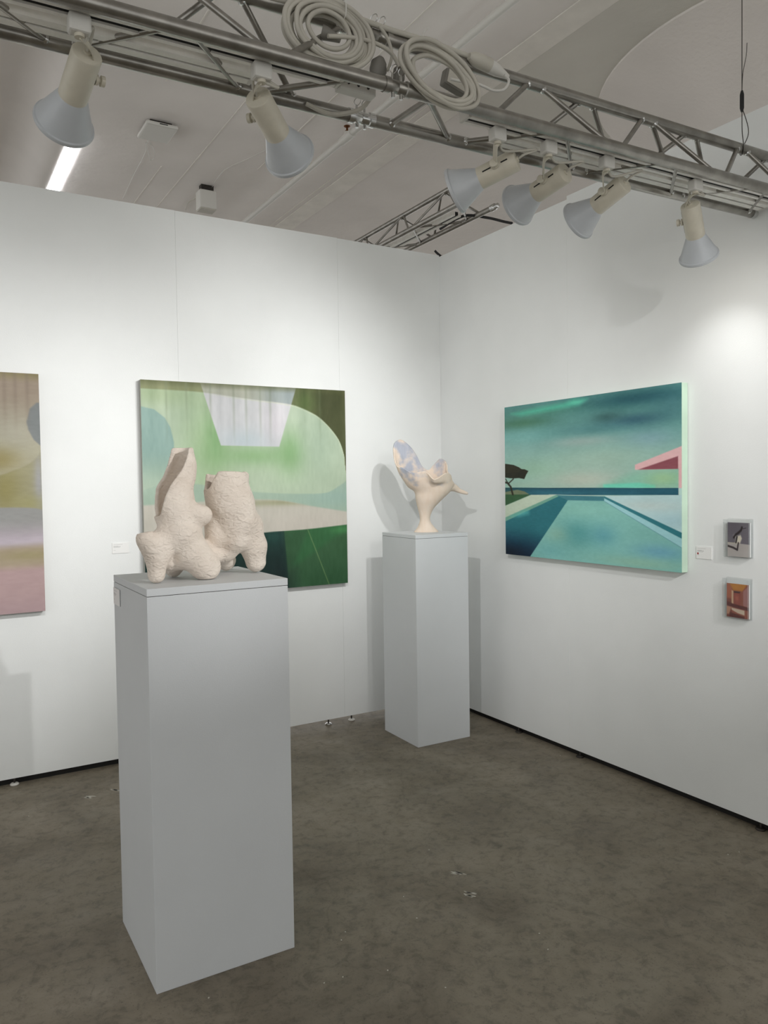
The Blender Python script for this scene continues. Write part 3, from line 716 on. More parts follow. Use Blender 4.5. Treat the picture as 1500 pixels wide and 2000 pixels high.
def art_card_room():
    A = Art(72, 100, (150, 84, 66)); U, V = A.U, A.V
    A.lay(A.poly([(.1, 0), (.9, 0), (.7, .2), (.3, .2)], .05), (190, 124, 42)); A.lay(A.blob(.4, .08, .15, .08)*.6, (206, 140, 60)); A.lay(A.poly([(0, 0), (.12, .02), (.26, .2), (.26, .62), (0, .62)], .03), (172, 98, 70)); A.lay(sst(.4, .5, V)*sst(.25, .2, U)*.7, (110, 54, 44))
    A.lay(A.poly([(.74, .2), (1, .02), (1, .7), (.74, .62)], .03), (166, 116, 112)); A.lay(A.poly([(.22, .2), (.30, .22), (.30, .66), (.22, .7)], .02), (214, 180, 146)); A.lay(A.poly([(.32, .24), (.62, .24), (.62, .64), (.32, .64)], .03), (150, 74, 62)); A.lay(A.poly([(.32, .22), (.62, .22), (.58, .27), (.32, .27)], .02), (66, 30, 30)); A.lay(A.blob(.46, .42, .1, .1)*.7, (196, 110, 88))
    A.lay(A.poly([(.0, .54), (.3, .6), (1, .66), (1, .76), (.3, .7), (0, .66)], .03), (96, 40, 38)); A.lay(A.poly([(0, .68), (.22, .7), (.1, .92), (0, .92)], .03), (190, 140, 114)); A.lay(A.poly([(.22, .72), (.8, .76), (.8, .9), (.5, .86), (.22, .78)], .03), (214, 194, 172)); A.lay(A.poly([(.16, .86), (.8, .94), (.8, 1.05), (.12, 1.0)], .03), (98, 42, 36))
    return A
def art_label(sticker=False):
    A = Art(64, 44, (240, 240, 238)); U, V = A.U, A.V
    for v, u1 in ((.16, .62), (.30, .35), (.36, .5), (.44, .45), (.70, .2)): A.lay((abs(V-v) < .018)*(U > .07)*(U < u1)*.45, (120, 120, 120))
    return A

def art_mesh(name, A, o, ux, vx, mt, parent):
    """grid that carries the painted colours; o = top-left corner, ux/vx = full edge vectors"""
    h, w = A.h, A.w
    o, ux, vx = (np.array(q, float) for q in (o, ux, vx))
    P = o+A.U[..., None]*ux+A.V[..., None]*vx-np.array(orig(parent))
    me = bpy.data.meshes.new(name)
    me.vertices.add(h*w); me.vertices.foreach_set('co', P.astype(np.float32).ravel())
    i = np.arange(h*w).reshape(h, w)
    q = np.stack([i[:-1, :-1], i[1:, :-1], i[1:, 1:], i[:-1, 1:]], -1).reshape(-1, 4)
    me.loops.add(q.size); me.loops.foreach_set('vertex_index', q.astype(np.int32).ravel())
    me.polygons.add(len(q)); me.polygons.foreach_set('loop_start', np.arange(0, q.size, 4, dtype=np.int32))
    me.update(calc_edges=True); me.validate()
    ca = me.color_attributes.new('paint', 'FLOAT_COLOR', 'POINT')
    c = np.clip(A.img*np.array(getattr(A, 'gain', (0.98, 0.98, 0.98))), 0, 255)/255; c = np.where(c <= 0.04045, c/12.92, ((c+0.055)/1.055)**2.4)
    ca.data.foreach_set('color', np.concatenate([c, np.ones((h, w, 1))], -1).astype(np.float32).ravel())
    me.materials.append(mt)
    ob = bpy.data.objects.new(name, me); COL.objects.link(ob); ob.parent = parent
    return ob
def painting(A, o, ux, vx, nrm, depth, side, label):
    """o = top-left of the face; nrm points away from the wall"""
    o, ux, vx, nrm = (Vector(q) for q in (o, ux, vx, nrm))
    base = o+vx+ux*0.5-nrm*depth
    t = thing('canvas_painting', label, 'painting', base)
    m = MB(); b = o-nrm*(depth-0.004); f = o-nrm*0.0006
    cs = [ux*0, ux, ux+vx, vx]
    m.add([f+c for c in cs]+[b+c for c in cs], [(0, 1, 2, 3), (7, 6, 5, 4)]+[(i, i+4, (i+1) % 4+4, (i+1) % 4) for i in range(4)])
    m.build('stretched_canvas', side, t, bevel=0.002)
    art_mesh('painted_face', A, o, ux, vx, MT['paint'], t)
    return t
painting(art_green(), (-1.978, -0.040, 2.064), (1.233, 0, 0), (0, 0, -1.184), (0, -1, 0), 0.04, MT['side'],
         'square green painting of a curtained cave room behind the plaster sculpture')
painting(art_mauve(), (-3.678, -0.040, 2.062), (1.2, 0, 0), (0, 0, -1.19), (0, -1, 0), 0.04, MT['side3'],
         'hazy olive and mauve abstract painting cut off by the left picture edge')
painting(art_pool(), (-0.045, -0.712, 1.926), (0, -1.236, 0), (0, 0, -0.861), (-1, 0, 0), 0.045, MT['side2'],
         'teal painting of a swimming pool by the sea on the right wall')

# ---- wall labels (small printed cards)
def label_card(o, ux, vx, nrm, label, red=False):
    o, ux, vx, nrm = (Vector(q) for q in (o, ux, vx, nrm))
    t = thing('wall_label', label, 'label', o+vx+ux*0.5)
    m = MB(); cs = [ux*0, ux, ux+vx, vx]; f = o+nrm*0.0028; b = o+nrm*0.0004
    m.add([f+c for c in cs]+[b+c for c in cs], [(0, 1, 2, 3), (7, 6, 5, 4)]+[(i, i+4, (i+1) % 4+4, (i+1) % 4) for i in range(4)])
    m.build('card', MT['card'], t)
    art_mesh('print', art_label(), f+nrm*0.0002, ux, vx, MT['prn'], t)
    if red:
        c = f+ux*0.12+vx*0.58
        m = MB(); m.lathe([(0.0044, 0.0), (0.0044, 0.0008)], frame_z(c, nrm), 20)
        tag(m.build('sticker', MT['red'], t), 'round red sold sticker')
label_card((-2.137, 0, 1.195), (0.086, 0, 0), (0, 0, -0.056), (0, -1, 0), 'small white text card on the left wall beside the green painting')
label_card((0, -1.992, 1.187), (0, -0.080, 0), (0, 0, -0.055), (-1, 0, 0), 'small white text card with red dot beside the pool painting', True)
_p = PED[0]
label_card((_p[0], _p[1]+_p[4]-0.016, 1.154), (0, -0.085, 0), (0, 0, -0.055), (-1, 0, 0), 'small white text card on the side of the near pedestal')

# ---- clear holders with postcards
def holder(y0, y1, z0, z1, label_h, label_c, art):
    t = thing('card_holder', label_h, 'card holder', (-0.018, (y0+y1)/2, z0), 'clear acrylic card holders')
    d = 0.034; k = 0.0022
    def pl(name, a, b): m = MB(); m.span(a, b); m.build(name, MT['acr'], t, bevel=0.0005)
    pl('back_plate', (-k-0.0005, y0, z0), (-0.0005, y1, z1+0.004))
    pl('front_plate', (-d, y0, z0), (-d+k, y1, z1))
    pl('side_plate', (-d+k, y0, z0+k), (-k-0.0005, y0-k, z1)); pl('side_plate', (-d+k, y1+k, z0+k), (-k-0.0005, y1, z1))
    pl('bottom_plate', (-d+k, y0, z0), (-k-0.0005, y1, z0+k))
    yc = (y0+y1)/2; c = thing('postcard', label_c, 'postcard', (-0.012, yc, z0+k))
    w, h = 0.106, 0.146
    m = MB(); m.span((-0.012, yc-w/2, z0+k+0.0006), (-0.005, yc+w/2, z0+k+h)); m.build('card_stack', MT['card'], c)
    art_mesh('print', art, (-0.0123, yc+w/2, z0+k+h), (0, -w, 0), (0, 0, -h), MT['prn'], c)
holder(-2.150, -2.272, 1.153, 1.314, 'upper clear acrylic holder on the right wall', 'grey postcard of a black and white figure in the upper holder', art_card_figure())
holder(-2.146, -2.268, 0.890, 1.060, 'lower clear acrylic holder on the right wall', 'orange-brown postcard of an empty room in the lower holder', art_card_room())

# ================================================================== LIGHTING TRUSS
def tz(x): return 2.5795+0.016*x        # the truss hangs a touch higher at its right end
YA, YB, YC = -2.482, -2.282, -2.382
HT = 0.183
RCH, RBR = 0.0185, 0.0085
def PA(x): return Vector((x, YA, tz(x)))
def PB(x): return Vector((x, YB, tz(x)))
def PC(x): return Vector((x, YC, tz(x)+HT))
truss = thing('lighting_truss', 'silver triangular lighting truss with cable coils spanning the booth', 'truss', (-2.3, YC, tz(-2.3)-0.02))
segs = [(-5.2, -1.905), (-1.845, -0.03)]
for s0, s1 in segs:
    for f in (PA, PB, PC):
        MB().tube([f(s0), f(s1)], RCH, 20).build('chord', MT['alu'], truss, smooth=True)
def brace(a, b):
    d = (b-a).normalized(); o = MB().tube([a+d*0.012, b-d*0.012], RBR, 12).build('brace', MT['alu'], truss, smooth=True)
    for e, s in ((a, 1), (b, -1)):
        MB().tube([e+d*s*0.014, e+d*s*0.019, e+d*s*0.024], [0.0125, 0.0135, 0.0095], 12).build('weld', MT['steel'], o, smooth=True)
g = 0.022
def zig(fa, fb, xs):
    """xs alternate between chords fa (even) and fb (odd)"""
    for i in range(len(xs)-1):
        a, b = (fa, fb) if i % 2 == 0 else (fb, fa)
        brace(a(xs[i]+g), b(xs[i+1]-g))
def steps(x0, x1, n): return [x0+(x1-x0)*i/n for i in range(n+1)]
# right segment
zig(PA, PB, [-1.80, -1.54, -1.28, -1.02, -0.77, -0.51, -0.26, -0.04])
zig(PB, PA, [-1.80, -1.74])
zig(PA, PC, [-1.80, -1.56, -1.30, -1.04, -0.78, -0.51, -0.25, -0.05][1:] )
zig(PB, PC, [-1.60, -1.33, -1.07, -0.81, -0.54, -0.28, -0.06][1:])
zig(PC, PB, [-0.78, -0.48])
# left segment
zig(PB, PA, [-1.965, -2.22, -2.456, -2.69, -2.95, -3.2, -3.45, -3.7, -3.95, -4.2][::-1])
zig(PA, PC, [-4.2, -3.95, -3.7, -3.45, -3.2, -2.95, -2.72, -2.48, -2.22, -1.96])
zig(PB, PC, [-4.05, -3.8, -3.55, -3.3, -3.05, -2.8, -2.56, -2.3, -2.06])
# conical couplers between the two lengths
for f in (PA, PB, PC):
    M = frame_z(f(-1.905), (1, 0, 0.016))
    o = MB().lathe([(0.0205, -0.012), (0.0205, 0.004), (0.017, 0.006), (0.017, 0.028), (0.0155, 0.030), (0.017, 0.032), (0.017, 0.054), (0.0205, 0.056), (0.0205, 0.072)], M, 24).build('coupler', MT['steel'] if f is PB else MT['alu'], truss, smooth=True)
    for k in (0.017, 0.043):
        c = f(-1.905+k)
        MB().tube([c+Vector((0, 0, -0.03)), c+Vector((0, 0, 0.034))], [0.005, 0.0035], 10).build('pin', MT['steel'], o)
        MB().tube(catmull([c+Vector((0.0, 0, 0.03)), c+Vector((0.010, -0.006, 0.042)), c+Vector((0.006, -0.01, 0.054)), c+Vector((-0.004, -0.006, 0.05)), c+Vector((-0.008, 0, 0.04)), c+Vector((0, 0, 0.032))], 5), 0.0013, 6).build('spring_clip', MT['steel'], o)
for f in (PA, PB, PC):
    M = frame_z(f(-0.03), (1, 0, 0.016)); MB().lathe([(0.0205, -0.01), (0.0205, 0.012), (0.012, 0.02)], M, 20).build('end_cap', MT['steel'], truss, smooth=True)

# steel suspension wire
def wire(x, label):
    c = PC(x); k = c.z+0.185
    t = thing('suspension_wire', label, 'wire', (c.x, c.y, c.z-0.02), 'truss suspension wires')
    MB().tube([(c.x, c.y, k), (c.x-0.003, c.y, 4.0)], 0.0016, 8).build('cable', MT['dark'], t)
    MB().tube(catmull([(c.x, c.y, k-0.03), (c.x-0.016, c.y-0.012, c.z+0.06), (c.x-0.02, c.y-0.021, c.z), (c.x, c.y, c.z-0.022), (c.x+0.02, c.y+0.021, c.z), (c.x+0.018, c.y-0.016, c.z+0.06), (c.x+0.002, c.y, k-0.03)], 6), 0.0016, 8).build('loop', MT['dark'], t)
    MB().tube([(c.x, c.y, k-0.045), (c.x, c.y, k-0.03), (c.x, c.y, k+0.02), (c.x, c.y, k+0.035)], [0.004, 0.008, 0.008, 0.004], 10).build('crimp_sleeve', MT['blackr'], t, smooth=True)
    MB().tube(catmull([(c.x, c.y, k+0.03), (c.x+0.02, c.y+0.01, k+0.11), (c.x+0.055, c.y+0.02, k+0.19), (c.x+0.075, c.y+0.03, k+0.25)], 6), 0.0012, 8).build('free_end', MT['dark'], t)
wire(-0.245, 'thin steel suspension wire with black crimp above the right end of the truss')

# ---- conductor tracks inside the truss
def track(x0, x1, y, label, w=0.046, sl=0.020, zo=-0.006):
    z0 = lambda x: tz(x)+zo
    t = thing('light_track', label, 'light track', ((x0+x1)/2, y, z0((x0+x1)/2)))
    h = 0.034; e = (w-sl)/2
    for nm, ya, yb, za, zb, mt in (('side_profile', y-w/2, y-w/2+e, 0, h, 'track'), ('side_profile', y+w/2-e, y+w/2, 0, h, 'track'), ('slot', y-w/2+e, y+w/2-e, 0.006, h-0.002, 'slot')):
        m = MB(); vs = []
        for x in (x0, x1):
            for yy in (ya, yb):
                for zz in (za, zb): vs.append((x, yy, z0(x)+zz))
        m.add(vs, [(0, 1, 3, 2), (4, 6, 7, 5), (0, 4, 5, 1), (2, 3, 7, 6), (0, 2, 6, 4), (1, 5, 7, 3)]); m.build(nm, MT[mt], t)
    for x, s in ((x0, -1), (x1, 1)):
        m = MB(); m.box((x+s*0.004, y, z0(x)+h/2), (0.010, w+0.002, h+0.003)); m.build('end_cap', MT['whitep'], t, bevel=0.002)
    return t
track(-5.0, -2.03, -2.436, 'white lighting track carrying the two left spotlights')
track(-5.0, -2.24, -2.352, 'pale second rail lying behind the left lighting track inside the truss', 0.058, 0.009)
track(-1.60, -0.06, -2.425, 'white lighting track carrying the four spotlights on the right')
track(-1.40, -0.06, -2.352, 'pale second rail lying behind the right lighting track inside the truss', 0.058, 0.009)
# feed box between the tracks
t = thing('feed_connector', 'pale grey feed connector at the end of the left lighting track', 'connector', (-1.96, -2.415, tz(-1.96)-0.012))
m = MB(); m.box((-1.965, -2.415, tz(-1.96)+0.004), (0.11, 0.034, 0.030)); m.build('housing', MT['whitep'], t, bevel=0.003)
for k in (-0.03, 0.0, 0.03):
    m = MB(); m.tube([(-1.965+k, -2.4335, tz(-1.96)+0.006), (-1.965+k, -2.4305, tz(-1.96)+0.006)], 0.004, 10); m.build('screw', MT['dark'], t)
m = MB(); m.tube(catmull([(-1.91, -2.41, tz(-1.9)), (-1.93, -2.37, tz(-1.9)-0.025), (-1.99, -2.32, tz(-1.9)-0.03), (-2.06, -2.305, tz(-2)-0.01)], 6), 0.006, 10); m.build('lead', MT['cable'], t, smooth=True)

# ================================================================== SPOTLIGHTS
def spotlight(xa, ya, back, d, label, watts, side=-1, cone=72, slot=True, bulb=True):
    d = Vector(d).normalized(); back = Vector(back)
    zt = tz(xa)-0.0065
    t = thing('track_spotlight', label, 'spotlight', (xa, ya, zt-0.055), 'white track spotlights')
    # adapter on the track
    a = MB().box((xa, ya, zt-0.0205), (0.048, 0.034, 0.040)).build('track_adapter', MT['whitep'], t, bevel=0.006)
    MB().tube([(xa, ya, zt-0.038), (xa, ya, zt-0.048)], 0.011, 14).build('swivel', MT['lampb'], a, smooth=True)
    R, Lc, Ls, Rr = 0.0345, 0.128, 0.089, 0.072
    M = frame_z(back, d)
    # can
    c = MB().lathe([(0.0, -0.002), (R*0.82, -0.001), (R-0.002, 0.0), (R, 0.003), (R, Lc), (R-0.003, Lc+0.001)], M, 36).build('lamp_can', MT['lampb'], t, smooth=True)
    MB().lathe([(0.009, -0.006), (0.009, -0.001)], M, 14).build('cable_gland', MT['lampb'], c, smooth=True)
    # shade
    sh = MB().lathe([(R-0.001, Lc-0.004), (R+0.001, Lc), (Rr-0.004, Lc+Ls-0.012), (Rr, Lc+Ls-0.010), (Rr+0.0015, Lc+Ls-0.005), (Rr, Lc+Ls), (Rr-0.004, Lc+Ls), (R-0.003, Lc+0.002)], M, 48, closed=True).build('shade', MT['shade'], t, smooth=True, sharp=35)
    if bulb:
        MB().lathe([(0.0, Lc+0.004), (0.028, Lc+0.006), (0.05, Lc+0.050), (0.049, Lc+0.054), (0.03, Lc+0.060), (0.0, Lc+0.062)], M, 28).build('bulb', MT['bulb'], t, smooth=True)
    # bracket strip to the pivot on the side of the can
    sv = d.cross(Vector((0, 0, 1))).normalized()*side
    piv = back+d*0.062+sv*(R+0.004)
    top = Vector((xa, ya, zt-0.044))
    pts = catmull([top, top+(piv-top)*0.12+sv*0.012, top+(piv-top)*0.3+sv*0.016, top+(piv-top)*0.75+sv*0.006, piv, piv+(piv-top).normalized()*0.007], 5)
    m = MB(); w = 0.009; vs = []; fs = []
    for i, q in enumerate(pts):
        q = Vector(q); tn = (Vector(pts[min(i+1, len(pts)-1)])-Vector(pts[max(i-1, 0)])).normalized()
        wd = tn.cross(sv); wd = wd.normalized() if wd.length > 1e-3 else d
        nn = tn.cross(wd).normalized()
        vs += [q+wd*w+nn*0.0012, q-wd*w+nn*0.0012, q-wd*w-nn*0.0012, q+wd*w-nn*0.0012]
    n = len(pts)
    for i in range(n-1):
        for k in range(4): fs.append((i*4+k, i*4+(k+1) % 4, (i+1)*4+(k+1) % 4, (i+1)*4+k))
    fs += [(3, 2, 1, 0), tuple((n-1)*4+k for k in range(4))]
    m.add(vs, fs); m.build('bracket', MT['lampb'], t)
    kb = MB().lathe([(0.0125, -0.004), (0.0125, 0.002), (0.006, 0.004), (0.006, 0.007), (0.0125, 0.009), (0.0125, 0.018), (0.0, 0.019)], frame_z(piv, sv), 20).build('knob', MT['lampb'], t, smooth=True)
    # adjustment slot in the can, on the bracket side
    if slot:
        for k0, k1 in ((0.022, 0.044), (0.078, 0.106)):
            MB().tube([back+d*k0+sv*(R-0.0012), back+d*k1+sv*(R-0.0012)], 0.0026, 8).build('can_slot', MT['slot'], c)
    # flex from adapter to the back of the can
    e = back-d*0.004; lo = Vector((-sv.x, -sv.y, 0))*0.02
    MB().tube(catmull([top+Vector((0.008, 0, 0)), top+Vector((0.03, 0.01, -0.006))+lo, e-d*0.05+lo*0.6+Vector((0.01, 0, 0.012)), e-d*0.022+Vector((0, 0, 0.004)), e], 7), 0.0038, 10).build('flex', MT['cable'], t, smooth=True)
    # the lamp's own light
    ld = bpy.data.lights.new('lamp_beam', 'SPOT'); ld.energy = watts; ld.color = (1.0, 0.995, 0.985)
    ld.spot_size = math.radians(cone); ld.spot_blend = 1.0; ld.shadow_soft_size = 0.022
    lo_ = bpy.data.objects.new('lamp_beam', ld); COL.objects.link(lo_)
    mm = frame_z(back+d*(Lc+Ls+0.004), -d); mm.translation = mm.translation-orig(t)
    lo_.parent = t; lo_.matrix_local = mm
    return t
W = LAMP_W
spotlight(-2.673, -2.436, (-2.647, -2.38, 2.482), (-0.108, 0.910, -0.400), 'leftmost track spotlight hanging above the ceiling strip light', W, side=1)
spotlight(-2.244, -2.436, (-2.233, -2.38, 2.482), (0.699, 0.640, -0.318), 'track spotlight between the leftmost one and the cable coils', W, side=-1)
spotlight(-1.484, -2.425, (-1.372, -2.38, 2.495), (-0.542, 0.785, -0.299), 'track spotlight with brightly lit rim, first after the cable coils', W, side=-1)
spotlight(-1.279, -2.425, (-1.166, -2.38, 2.494), (-0.123, 0.969, -0.214), 'second track spotlight to the right of the cable coils', W, side=-1)
spotlight(-1.024, -2.425, (-0.889, -2.38, 2.512), (-0.116, 0.927, -0.357), 'third track spotlight to the right of the cable coils', W, side=-1)
spotlight(-0.575, -2.425, (-0.546, -2.38, 2.496), (0.63, 0.30, -0.715), 'rightmost track spotlight aimed at the right wall', W*0.085, side=-1)

# booth-front track behind the camera with two more of the same spotlights
t = thing('light_track', 'white lighting track over the booth front behind the viewer', 'light track', (-1.5, -4.75, 2.5))
for nm, a, b, mt in (('side_profile', -4.77, -4.7575, 'track'), ('side_profile', -4.7425, -4.73, 'track'), ('slot', -4.7575, -4.7425, 'slot')):
    m = MB(); m.span((-3.2, a, tz(-1.5)-0.014), (-0.06, b, tz(-1.5)+0.02)); m.build(nm, MT[mt], t)
for x in (-3.0, -0.3): MB().tube([(x, -4.75, tz(-1.5)+0.018), (x, -4.75, 4.0)], 0.0016, 8).build('hanger', MT['dark'], t)
spotlight(-0.9, -4.75, (-0.9, -4.75, 2.47), Vector((-2.25, -1.80, 1.42))-Vector((-0.9, -4.75, 2.45)), 'spotlight behind the viewer aimed at the plaster sculpture', W*2.5, side=1, cone=26)
spotlight(-1.9, -4.75, (-1.9, -4.75, 2.47), Vector((0.0, -1.45, 1.35))-Vector((-1.9, -4.75, 2.45)), 'spotlight behind the viewer aimed at the pool painting', W*1.2, side=1, cone=44)
spotlight(-1.3, -4.75, (-1.3, -4.75, 2.47), Vector((0.0, -2.55, 1.6))-Vector((-1.3, -4.75, 2.45)), 'added spotlight behind the viewer brightening the right wall past the card holders', W*2.1, side=1, cone=42)  # unseen lamp added to brighten the near end of the right wall

# ================================================================== CABLES ON THE TRUSS
def coil(spec, n, r, label, seed, extra=None, ties=1, rot=0.0):
    c, a1, a2 = (np.array(q) for q in spec); r_ = random.Random(seed)
    t = thing('cable_coil', label, 'cable', tuple(c+a2*0.9-np.array([0, 0, 0.02])))
    nrm = np.cross(a1, a2); nrm /= np.linalg.norm(nrm)
    for i in range(n):
        k = 1-0.055*i*r_.uniform(.8, 1.2); ph = r_.uniform(-.12, .12); off = nrm*(r_.uniform(-1, 1)*0.006+0.007*(i % 3-1)); sh = a1*r_.uniform(-.05, .05)+a2*r_.uniform(-.08, .08)
        pts = []
        for q in range(14):
            th = 2*math.pi*q/14
            w = 1+r_.uniform(-.02, .02)
            pts.append(c+sh+off+k*w*(a1*math.cos(th+ph)+a2*math.sin(th+ph))+nrm*0.012*math.sin(th*1+ph*9))
        MB().tube(catmull(pts, 5, True), r, 10, closed=True).build('loop', MT['cable'], t, smooth=True)
    return t, nrm
t1, n1 = coil(COIL1, 10, 0.0064, 'large grey cable coil tied to the truss over the left coupler', 3)
MB().tube(catmull(TAIL, 6), 0.0055, 10).build('lead', MT['cable'], t1, smooth=True)
MB().tube(catmull(TAIL2, 6), 0.0045, 10).build('lead', MT['cable'], t1, smooth=True)
p3 = Vector(PLUGS[2]); MB().tube([p3, p3+Vector((0.012, -0.004, -0.003)), p3+Vector((0.05, -0.01, -0.012))], [0.018, 0.017, 0.008], 14).build('plug', MT['plug'], t1, smooth=True)
cc = Vector(COIL1[0])-Vector(COIL1[2])*0.95
MB().tube(catmull([cc+Vector((0, 0.02, 0.015)), cc+Vector((0, -0.025, 0.012)), cc+Vector((0, -0.028, -0.03)), cc+Vector((0, 0.02, -0.03))], 5, True), 0.0016, 6, closed=True).build('tie', MT['whitep'], t1)
for q, rr in ((PLUGS[0], 0.024), (PLUGS[1], 0.018)):
    q = Vector(q)
    MB().tube([q+Vector((-0.002, 0.006, -0.03)), q+Vector((0, 0, -0.014)), q+Vector((0.002, -0.002, 0.006)), q+Vector((0.008, -0.004, 0.02))], [rr*.8, rr, rr*.9, rr*.4], 16).build('plug', MT['plug'], t1, smooth=True)
t2, n2 = coil(COIL2, 6, 0.0064, 'tall grey cable coil hanging over the truss right of the big coil', 8)
cc = Vector(COIL2[0])-Vector(COIL2[1])*0.8
MB().tube([cc+Vector((0.02, 0, 0.012)), cc+Vector((0.03, 0.0, 0.05)), cc+Vector((0.06, 0.02, 0.085))], 0.0014, 6).build('tie', MT['whitep'], t2)
# power run along the top chord with inline connector
tr = thing('power_lead', 'grey power lead running along the top chord into an inline connector', 'cable', tuple(Vector(RUN[4])-Vector((0, 0, 0.02))))
MB().tube(catmull(RUN, 6), 0.0075, 10).build('lead', MT['cable'], tr, smooth=True)
A0, A1, A2 = (Vector(q) for q in CONN)
cn = MB().tube([A0-(A1-A0)*0.3, A0, A0.lerp(A1, .3), A1, A1.lerp(A2, .4), A2], [0.010, 0.019, 0.021, 0.021, 0.014, 0.010], 12).build('inline_connector', MT['cable'], tr, smooth=True)
MB().tube([A1+(A2-A1)*.05, A1+(A2-A1)*.5, A2, A2+(A2-A1)*.25], [0.0205, 0.018, 0.011, 0.007], 12).build('white_plug', MT['whitep'], cn, smooth=True)
MB().tube(catmull(THIN, 6), 0.0042, 10).build('thin_lead', MT['whitep'], tr, smooth=True)
bx = thing('junction_box', 'flat grey junction box behind the tall cable coil', 'box', tuple(Vector(BOX[0])-Vector((0, 0, 0.03))))
Mb = Matrix.Rotation(math.radians(14), 3, 'Y')
MB().box(BOX[0], (0.105, 0.03, 0.05), Mb).build('housing', MT['plug'], bx, bevel=0.006)
MB().box(Vector(BOX[0])+Vector((0, -0.016, 0)), (0.09, 0.003, 0.04), Mb).build('cover', MT['cable'], bx, bevel=0.001)

# ================================================================== SECOND TRUSS behind the left wall
t = thing('lighting_truss', 'distant silver truss seen above the corner behind the walls', 'truss', (0.0, 2.0, 3.18))
XA, XB, XC, Z2, H2 = -0.112, 0.118, 0.008, 3.20, 0.195
Y0, Y1 = -0.44, 6.0
QA = lambda y: Vector((XA, y, Z2)); QB = lambda y: Vector((XB, y, Z2)); QC = lambda y: Vector((XC, y, Z2+H2))
for f in (QA, QB, QC):
    MB().tube([f(Y0), f(Y1)], 0.0175, 14).build('chord', MT['alu'], t, smooth=True)
    M = frame_z(f(Y0), (0, -1, 0)); MB().lathe([(0.022, -0.03), (0.022, 0.0), (0.015, 0.004), (0.015, 0.03), (0.008, 0.034)], M, 16).build('coupler', MT['steel'], t, smooth=True)
for fa, fb, ph in ((QA, QB, 0.0), (QA, QC, 0.13), (QB, QC, 0.26)):
    y = Y0+0.04+ph*0.4; k = 0
    while y < 3.2:
        a, b = (fa, fb) if k % 2 == 0 else (fb, fa)
        MB().tube([a(y), b(y+0.25)], 0.008, 8).build('brace', MT['alu'], t, smooth=True); y += 0.27; k += 1
t = thing('light_track', 'white lighting track inside the distant truss', 'light track', (0.0, 2.0, 3.19))
m = MB(); m.span((-0.035, -0.2, 3.195), (-0.012, 5.5, 3.225)); m.build('side_profile', MT['track'], t)
m = MB(); m.span((0.012, -0.2, 3.195), (0.035, 5.5, 3.225)); m.build('side_profile', MT['track'], t)
m = MB(); m.span((-0.012, -0.2, 3.203), (0.012, 5.5, 3.222)); m.build('slot', MT['slot'], t)
tag(MB().tube(catmull(BLK, 6), 0.009, 8).build('black_cable', MT['blackr'], None, smooth=True, loc=tuple(BLK[1])), 'black cable looping from the distant truss to the right wall', 'cable')
hk = thing('strap', 'dark strap end sticking up from the top of the wall corner', 'strap', (0.022, 0.005, 2.988))
MB().tube(catmull([(0.024, 0.0, 2.990), (0.014, 0.005, 2.998), (-0.006, 0.016, 3.018), (-0.02, 0.02, 3.032)], 4), 0.008, 8).build('webbing', MT['blackr'], hk)
MB().box((0.022, -0.002, 2.992), (0.022, 0.016, 0.010), Matrix.Rotation(0.5, 3, 'Y')).build('buckle', MT['steel'], hk, bevel=0.001)
for yy in (3.0, 5.0): MB().tube([(XC, yy, Z2+H2), (XC, yy, 4.0)], 0.002, 8).build('hanger', MT['dark'], bpy.data.objects['lighting_truss.001'])

# ================================================================== CEILING FITTINGS
def strip_light(x0, x1, y0, y1, label):
    t = thing('strip_light', label, 'ceiling light', ((x0+x1)/2, (y0+y1)/2, 3.965), 'fluorescent strip lights')
    m = MB(); m.span((x0+0.01, y0+0.01, 3.998), (x1-0.01, y1-0.01, 4.002)); m.build('tray', MT['whitep'], t, bevel=0.003)
    m = MB(); m.span((x0, y0, 3.994), (x1, y1, 3.998)); m.build('diffuser', MT['tube'], t)
strip_light(-2.01, -1.915, 1.62, 3.1, 'glowing white fluorescent strip on the ceiling beyond the left wall')
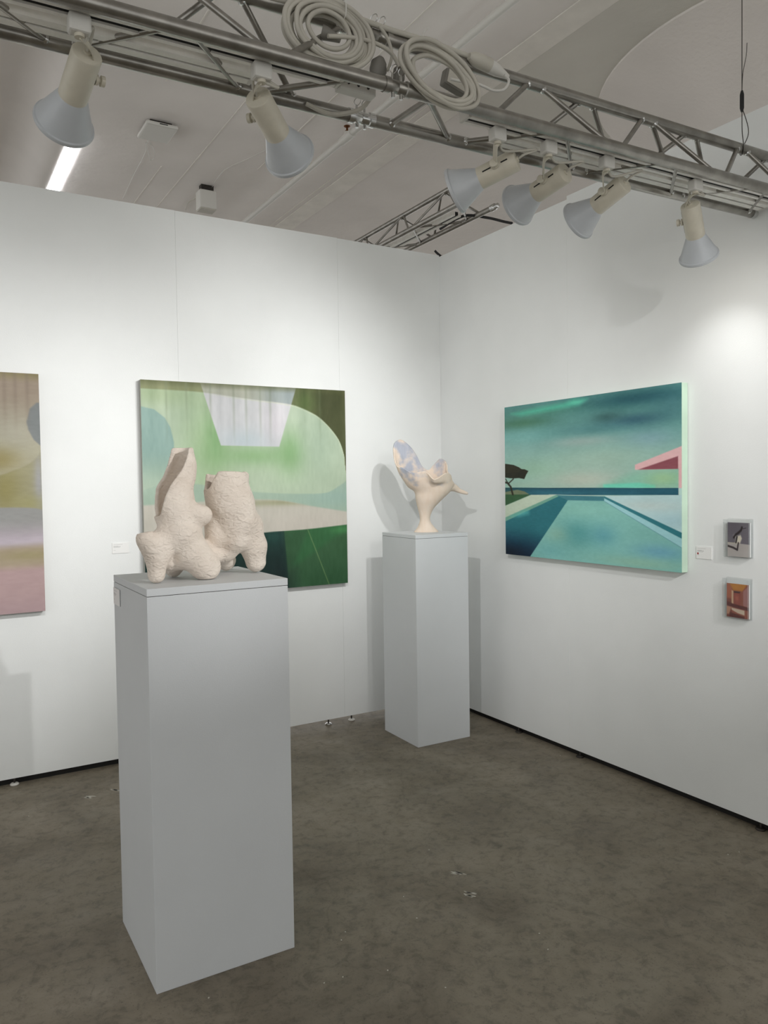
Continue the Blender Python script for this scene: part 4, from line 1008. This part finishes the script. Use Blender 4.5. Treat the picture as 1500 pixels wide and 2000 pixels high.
# wireless access point
x, y = -1.503, 1.25
ap = thing('access_point', 'flat square white wireless box fixed to the ceiling', 'access point', (x, y, 3.945))
m = MB(); m.span((x-0.11, y-0.135, 3.95), (x+0.11, y+0.135, 3.978)); m.build('cover', MT['whitep'], ap, bevel=0.012)
m = MB(); m.span((x-0.075, y-0.095, 3.978), (x+0.075, y+0.095, 4.0)); m.build('mount', MT['dark'], ap)
m = MB(); m.span((x-0.02, y-0.1365, 3.962), (x+0.035, y-0.1345, 3.968)); m.build('slit', MT['slot'], ap)
MB().tube(catmull(APWIRE, 6), 0.0028, 8).build('lead', MT['whitep'], ap, smooth=True)
MB().tube(catmull(APLOOP, 6, True), 0.002, 8, closed=True).build('spare_loop', MT['whitep'], ap, smooth=True)
# small sensor box on a bracket
x, y = -0.87, 2.13
sb = thing('sensor_box', 'small white cube-shaped sensor box hanging from the ceiling', 'sensor', (x, y, 3.78))
m = MB(); m.span((x-0.072, y-0.06, 3.80), (x+0.072, y+0.06, 3.95)); m.build('housing', MT['whitep'], sb, bevel=0.008)
m = MB(); m.span((x-0.065, y-0.055, 3.792), (x+0.065, y+0.055, 3.80)); m.build('lens_plate', MT['cable'], sb)
m = MB(); m.span((x-0.05, y-0.03, 3.95), (x+0.055, y+0.03, 4.0)); m.build('bracket', MT['dark'], sb)
MB().tube(catmull(SWIRE, 6), 0.0025, 8).build('lead', MT['whitep'], sb, smooth=True)
MB().tube(catmull(SWIRE2, 6), 0.004, 8).build('lead', MT['cable'], sb, smooth=True)
# sprinkler pipe
xp = -0.379
pp = thing('sprinkler_pipe', 'white sprinkler pipe running under the ceiling with a brass head', 'pipe', (xp, 0.56, 3.87))
MB().tube([(xp, -6, 3.90), (xp, 8, 3.90)], 0.022, 16).build('pipe', MT['whitep'], pp, smooth=True)
MB().tube([(xp, 0.47, 3.90), (xp, 0.63, 3.90)], 0.029, 16).build('tee', MT['whitep'], pp, smooth=True)
MB().tube([(xp, 0.55, 3.90), (xp-0.0, 0.55, 3.935)], 0.02, 14).build('riser', MT['whitep'], pp, smooth=True)
hd = MB().lathe([(0.016, 0.0), (0.016, 0.012), (0.008, 0.016), (0.007, 0.035), (0.02, 0.04), (0.024, 0.045), (0.0, 0.047)], Matrix.Translation((xp, 0.55, 3.93)), 14).build('sprinkler_head', MT['brass'], pp, smooth=True)
